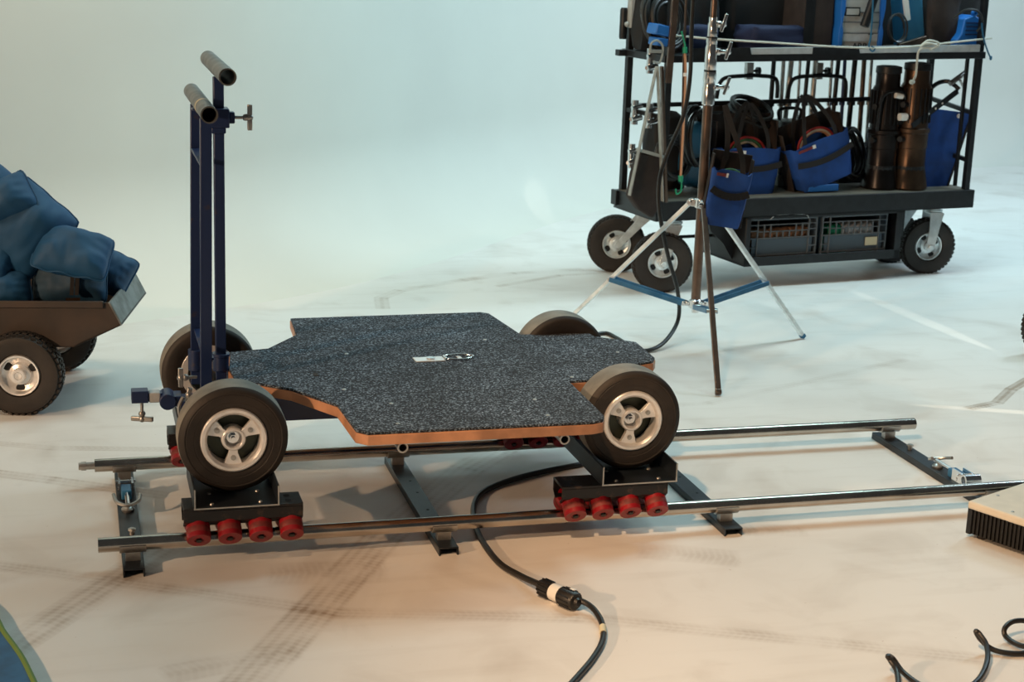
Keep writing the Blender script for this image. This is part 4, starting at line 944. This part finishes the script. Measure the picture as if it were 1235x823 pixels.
for u, v in ((.02,.10), (.12,.02)): b.lathe([(.005,0), (.003,.002), (.001,.0025)], bx(u,v,.105), (0,0,1), 10)
b.build('screw', M['steel'], t)

# wheel of another cart at the right edge
hub = at_y(1262, 415, 1.62); hub.z = .125
t = thing('cart_wheel', 'knobbly black pneumatic wheel at the right edge of the picture', 'wheel', (hub.x, hub.y, 0))
tyre(t, hub, (.25,-1,0), .125, .07, M['rubber'], .06); disc_rim(t, hub, (.25,-1,0), .062, .045, M['zinc'])

# blue mat at the lower left corner
P = [at_z(*c_, .0) for c_ in ((-60,700), (-12,742), (4,768), (20,790), (30,806), (46,840), (20,900), (-80,900))]
t = thing('folded_tarpaulin', 'blue tarpaulin with lime green hem at the lower left corner', 'tarpaulin', (P[3].x, P[3].y, 0))
MB().prism([(p.x, p.y) for p in P], .001, .014).build('tarpaulin_sheet', M['bluemat'], t, True, bev=.004)
MB().tube([V((p.x, p.y, .011)) for p in P[:6]], .0075, 8, 6).build('hem', M['lime'], t, True)

# ------------------------------------------------------------------ wagon with sandbags
WA = math.radians(-12); WX = V((math.cos(WA), math.sin(WA), 0)); WY = V((-math.sin(WA), math.cos(WA), 0)); WO = V((-.012, 1.36, 0))
wg = thing('sandbag_wagon', 'brown steel tray wagon with knobbly tyres on the left, loaded with blue sandbags', 'wagon', WO, WA)
b = MB(); zt = .367; m2 = Matrix(((1,0,0,0),(0,0,1,0),(0,1,0,0),(0,0,0,1)))
prof = [(-1.0,.340), (-.06,zt-.004), (0,zt), (.037,.293), (-.12,.215), (-1.0,.20)]
for y0, y1 in ((0,.008), (.462,.470)): b.prism(prof, y0, y1, m2)
b.prism([(-1.0,.200), (-.12,.215), (-.12,.222), (-1.0,.207)], 0, .47, m2)
b.prism([(-.12,.215), (.037,.293), (.034,.300), (-.123,.222)], 0, .47, m2)
b.prism([(-1.0,.340), (-1.0,.20), (-.992,.20), (-.992,.340)], 0, .47, m2)
b.bar((-1.0,-.006,.345), (-.02,-.006,zt-.006), .012, .022)
b.build('tray', M['tray'], wg, bev=.002)
MB().prism([(0,zt), (.037,.293), (.031,.293), (-.006,zt)], -.002, .472, m2).build('end_plate', M['traylip'], wg, bev=.001)
for y, xw in ((-.03,-.285), (.50,-.285), (-.03,-.86), (.50,-.86)):
    hub = V((xw, y, .134)); ax = (0,-1,0) if y < 0 else (0,1,0)
    wmat_s = wmat
    def wmat(o): return Matrix.Identity(4)
    ty = tyre(wg, (0,0,0), ax, .134, .078, M['rubber'], .066, 'tyre'); ty.location = hub
    rm = disc_rim(wg, (0,0,0), ax, .068, .05, M['alu'], 3); rm.location = hub
    wmat = wmat_s
for xw in (-.285, -.86):
    b = MB(); b.cyl((xw,-.06,.134), (xw,.53,.134), .012); b.bb(xw-.025,xw+.025,.05,.08,.13,.207); b.bb(xw-.025,xw+.025,.40,.43,.13,.207); b.build('axle', M['blackworn'], wg)
MB().lathe([(.001,0),(.019,0),(.017,.012),(.012,.014),(.011,.008),(.001,.008)], (-.285,-.055,.134), (0,-1,0), 18).build('hub_cap', M['copper'], wg)

def pillow(name, label, px, py, y, w, h, t, rot, mt='sand', seed=0, strap=False, z=None):
    c = at_y(px, py, y); r = thing(name, label, 'sandbag', c, 0, 'blue sandbags on the wagon'); r.rotation_euler = Euler(rot, 'XYZ')
    b = MB(); n = 26; top, bot = [], []
    for j in range(n+1):
        rt, rb = [], []
        for i in range(n+1):
            u, v = -1+2*i/n, -1+2*j/n
            e = max(0, (1-abs(u)**2.4)*(1-abs(v)**2.4))**.6
            cr = 1-.10*(u*v)**4; pu = u*w/2*(1-.05*(1-v*v))*cr; pv = v*h/2*(1-.06*(1-u*u))*cr
            edge = max(abs(u), abs(v)); wr = 0
            if edge > .35: wr = .007*(edge-.35)*math.sin((u if abs(v) > abs(u) else v)*15+seed*2)
            nz_ = .030*noise.noise(V((u*1.1+seed*5, v*1.1, seed))) + .010*abs(noise.noise(V((u*3+seed*5, v*1.2+u, seed))))
            zt_ = e*t/2*(1+3.5*nz_) + wr*e
            sk = .006*math.sin(seed+u*9)*(edge > .9)
            if i in (0,n) or j in (0,n):
                vv = b.bm.verts.new((pu, pv, sk)); rt.append(vv); rb.append(vv)
            else:
                rt.append(b.bm.verts.new((pu, pv, zt_+nz_*.5*e))); rb.append(b.bm.verts.new((pu, pv, -zt_*.9+nz_*.5*e)))
        top.append(rt); bot.append(rb)
    for j in range(n):
        for i in range(n):
            b.face([top[j][i], top[j][i+1], top[j+1][i+1], top[j+1][i]]); b.face([bot[j+1][i], bot[j+1][i+1], bot[j][i+1], bot[j][i]])
    b.build('bag_body', M[mt], r, smooth=70)
    P = []
    for k in range(40):
        a = 2*PI*k/40; ca, sa = math.cos(a), math.sin(a); mx = max(abs(ca), abs(sa)); u, v = ca/mx, sa/mx
        cr = 1-.10*(u*v)**4; P.append((u*w/2*(1-.05*(1-v*v))*cr, v*h/2*(1-.06*(1-u*u))*cr, .006*math.sin(seed+u*9)))
    MB().tube(P, .0035, 6, 2, closed=True).build('piping', M[mt], r)
    return r
pw = {}
import math as _m
# (label, pixel centre, depth y, width, height, thickness, rotation)
D = _m.radians
pillow('sandbag', 'dusty blue sandbag with buckled dark strap, lowest at the right end of the wagon', 84, 340, 1.54, .25, .15, .15, (D(70),0,D(-8)), 'sandd', 1)
pillow('sandbag', 'blue sandbag slumped over the grey end plate of the wagon', 134, 328, 1.62, .15, .15, .14, (D(58),D(24),D(-18)), 'sand', 2)
pillow('sandbag', 'smooth blue sandbag resting on the dusty strapped bag', 88, 305, 1.50, .25, .19, .14, (D(40),D(12),D(-8)), 'sand', 3)
pillow('sandbag', 'largest blue sandbag leaning diagonally in the middle of the pile', 30, 276, 1.57, .25, .29, .17, (D(66),D(42),D(-8)), 'sand', 4)
pillow('sandbag', 'blue sandbag lying on top of the largest one, cut off at the left edge', 2, 244, 1.56, .22, .15, .15, (D(60),D(-26),D(0)), 'sand', 5)
pillow('sandbag', 'bright blue sandbag topmost of the pile', -18, 222, 1.62, .24, .18, .15, (D(55),D(40),D(0)), 'sand', 6)
pillow('sandbag', 'blue sandbag at the lower left just above the tray rim', 0, 350, 1.50, .20, .12, .13, (D(66),D(-8),D(0)), 'sand', 7)
pillow('sandbag', 'small blue sandbag wedged below the largest one at the left edge', -10, 318, 1.52, .14, .15, .13, (D(60),D(20),D(0)), 'sand', 8)
b = MB(); q = at_y(92,345,1.44)
for dx in (-.010, .006): b.bar(q+V((dx,0,.045)), q+V((dx-.006,-.002,-.03)), .012, .004, up=(0,1,0))
st_ = b.build('dark_strap', M['web']); 
bag0 = [o for o in bpy.data.objects if o.get('label','').startswith('dusty blue')][0]
st_.data.transform(wmat(bag0).inverted()); st_.parent = bag0
b = MB(); q = at_y(88,362,1.425); b.box(q, (.045,.006,.014)); bk = b.build('buckle', M['copper']); bk.data.transform(wmat(bag0).inverted()); bk.parent = bag0
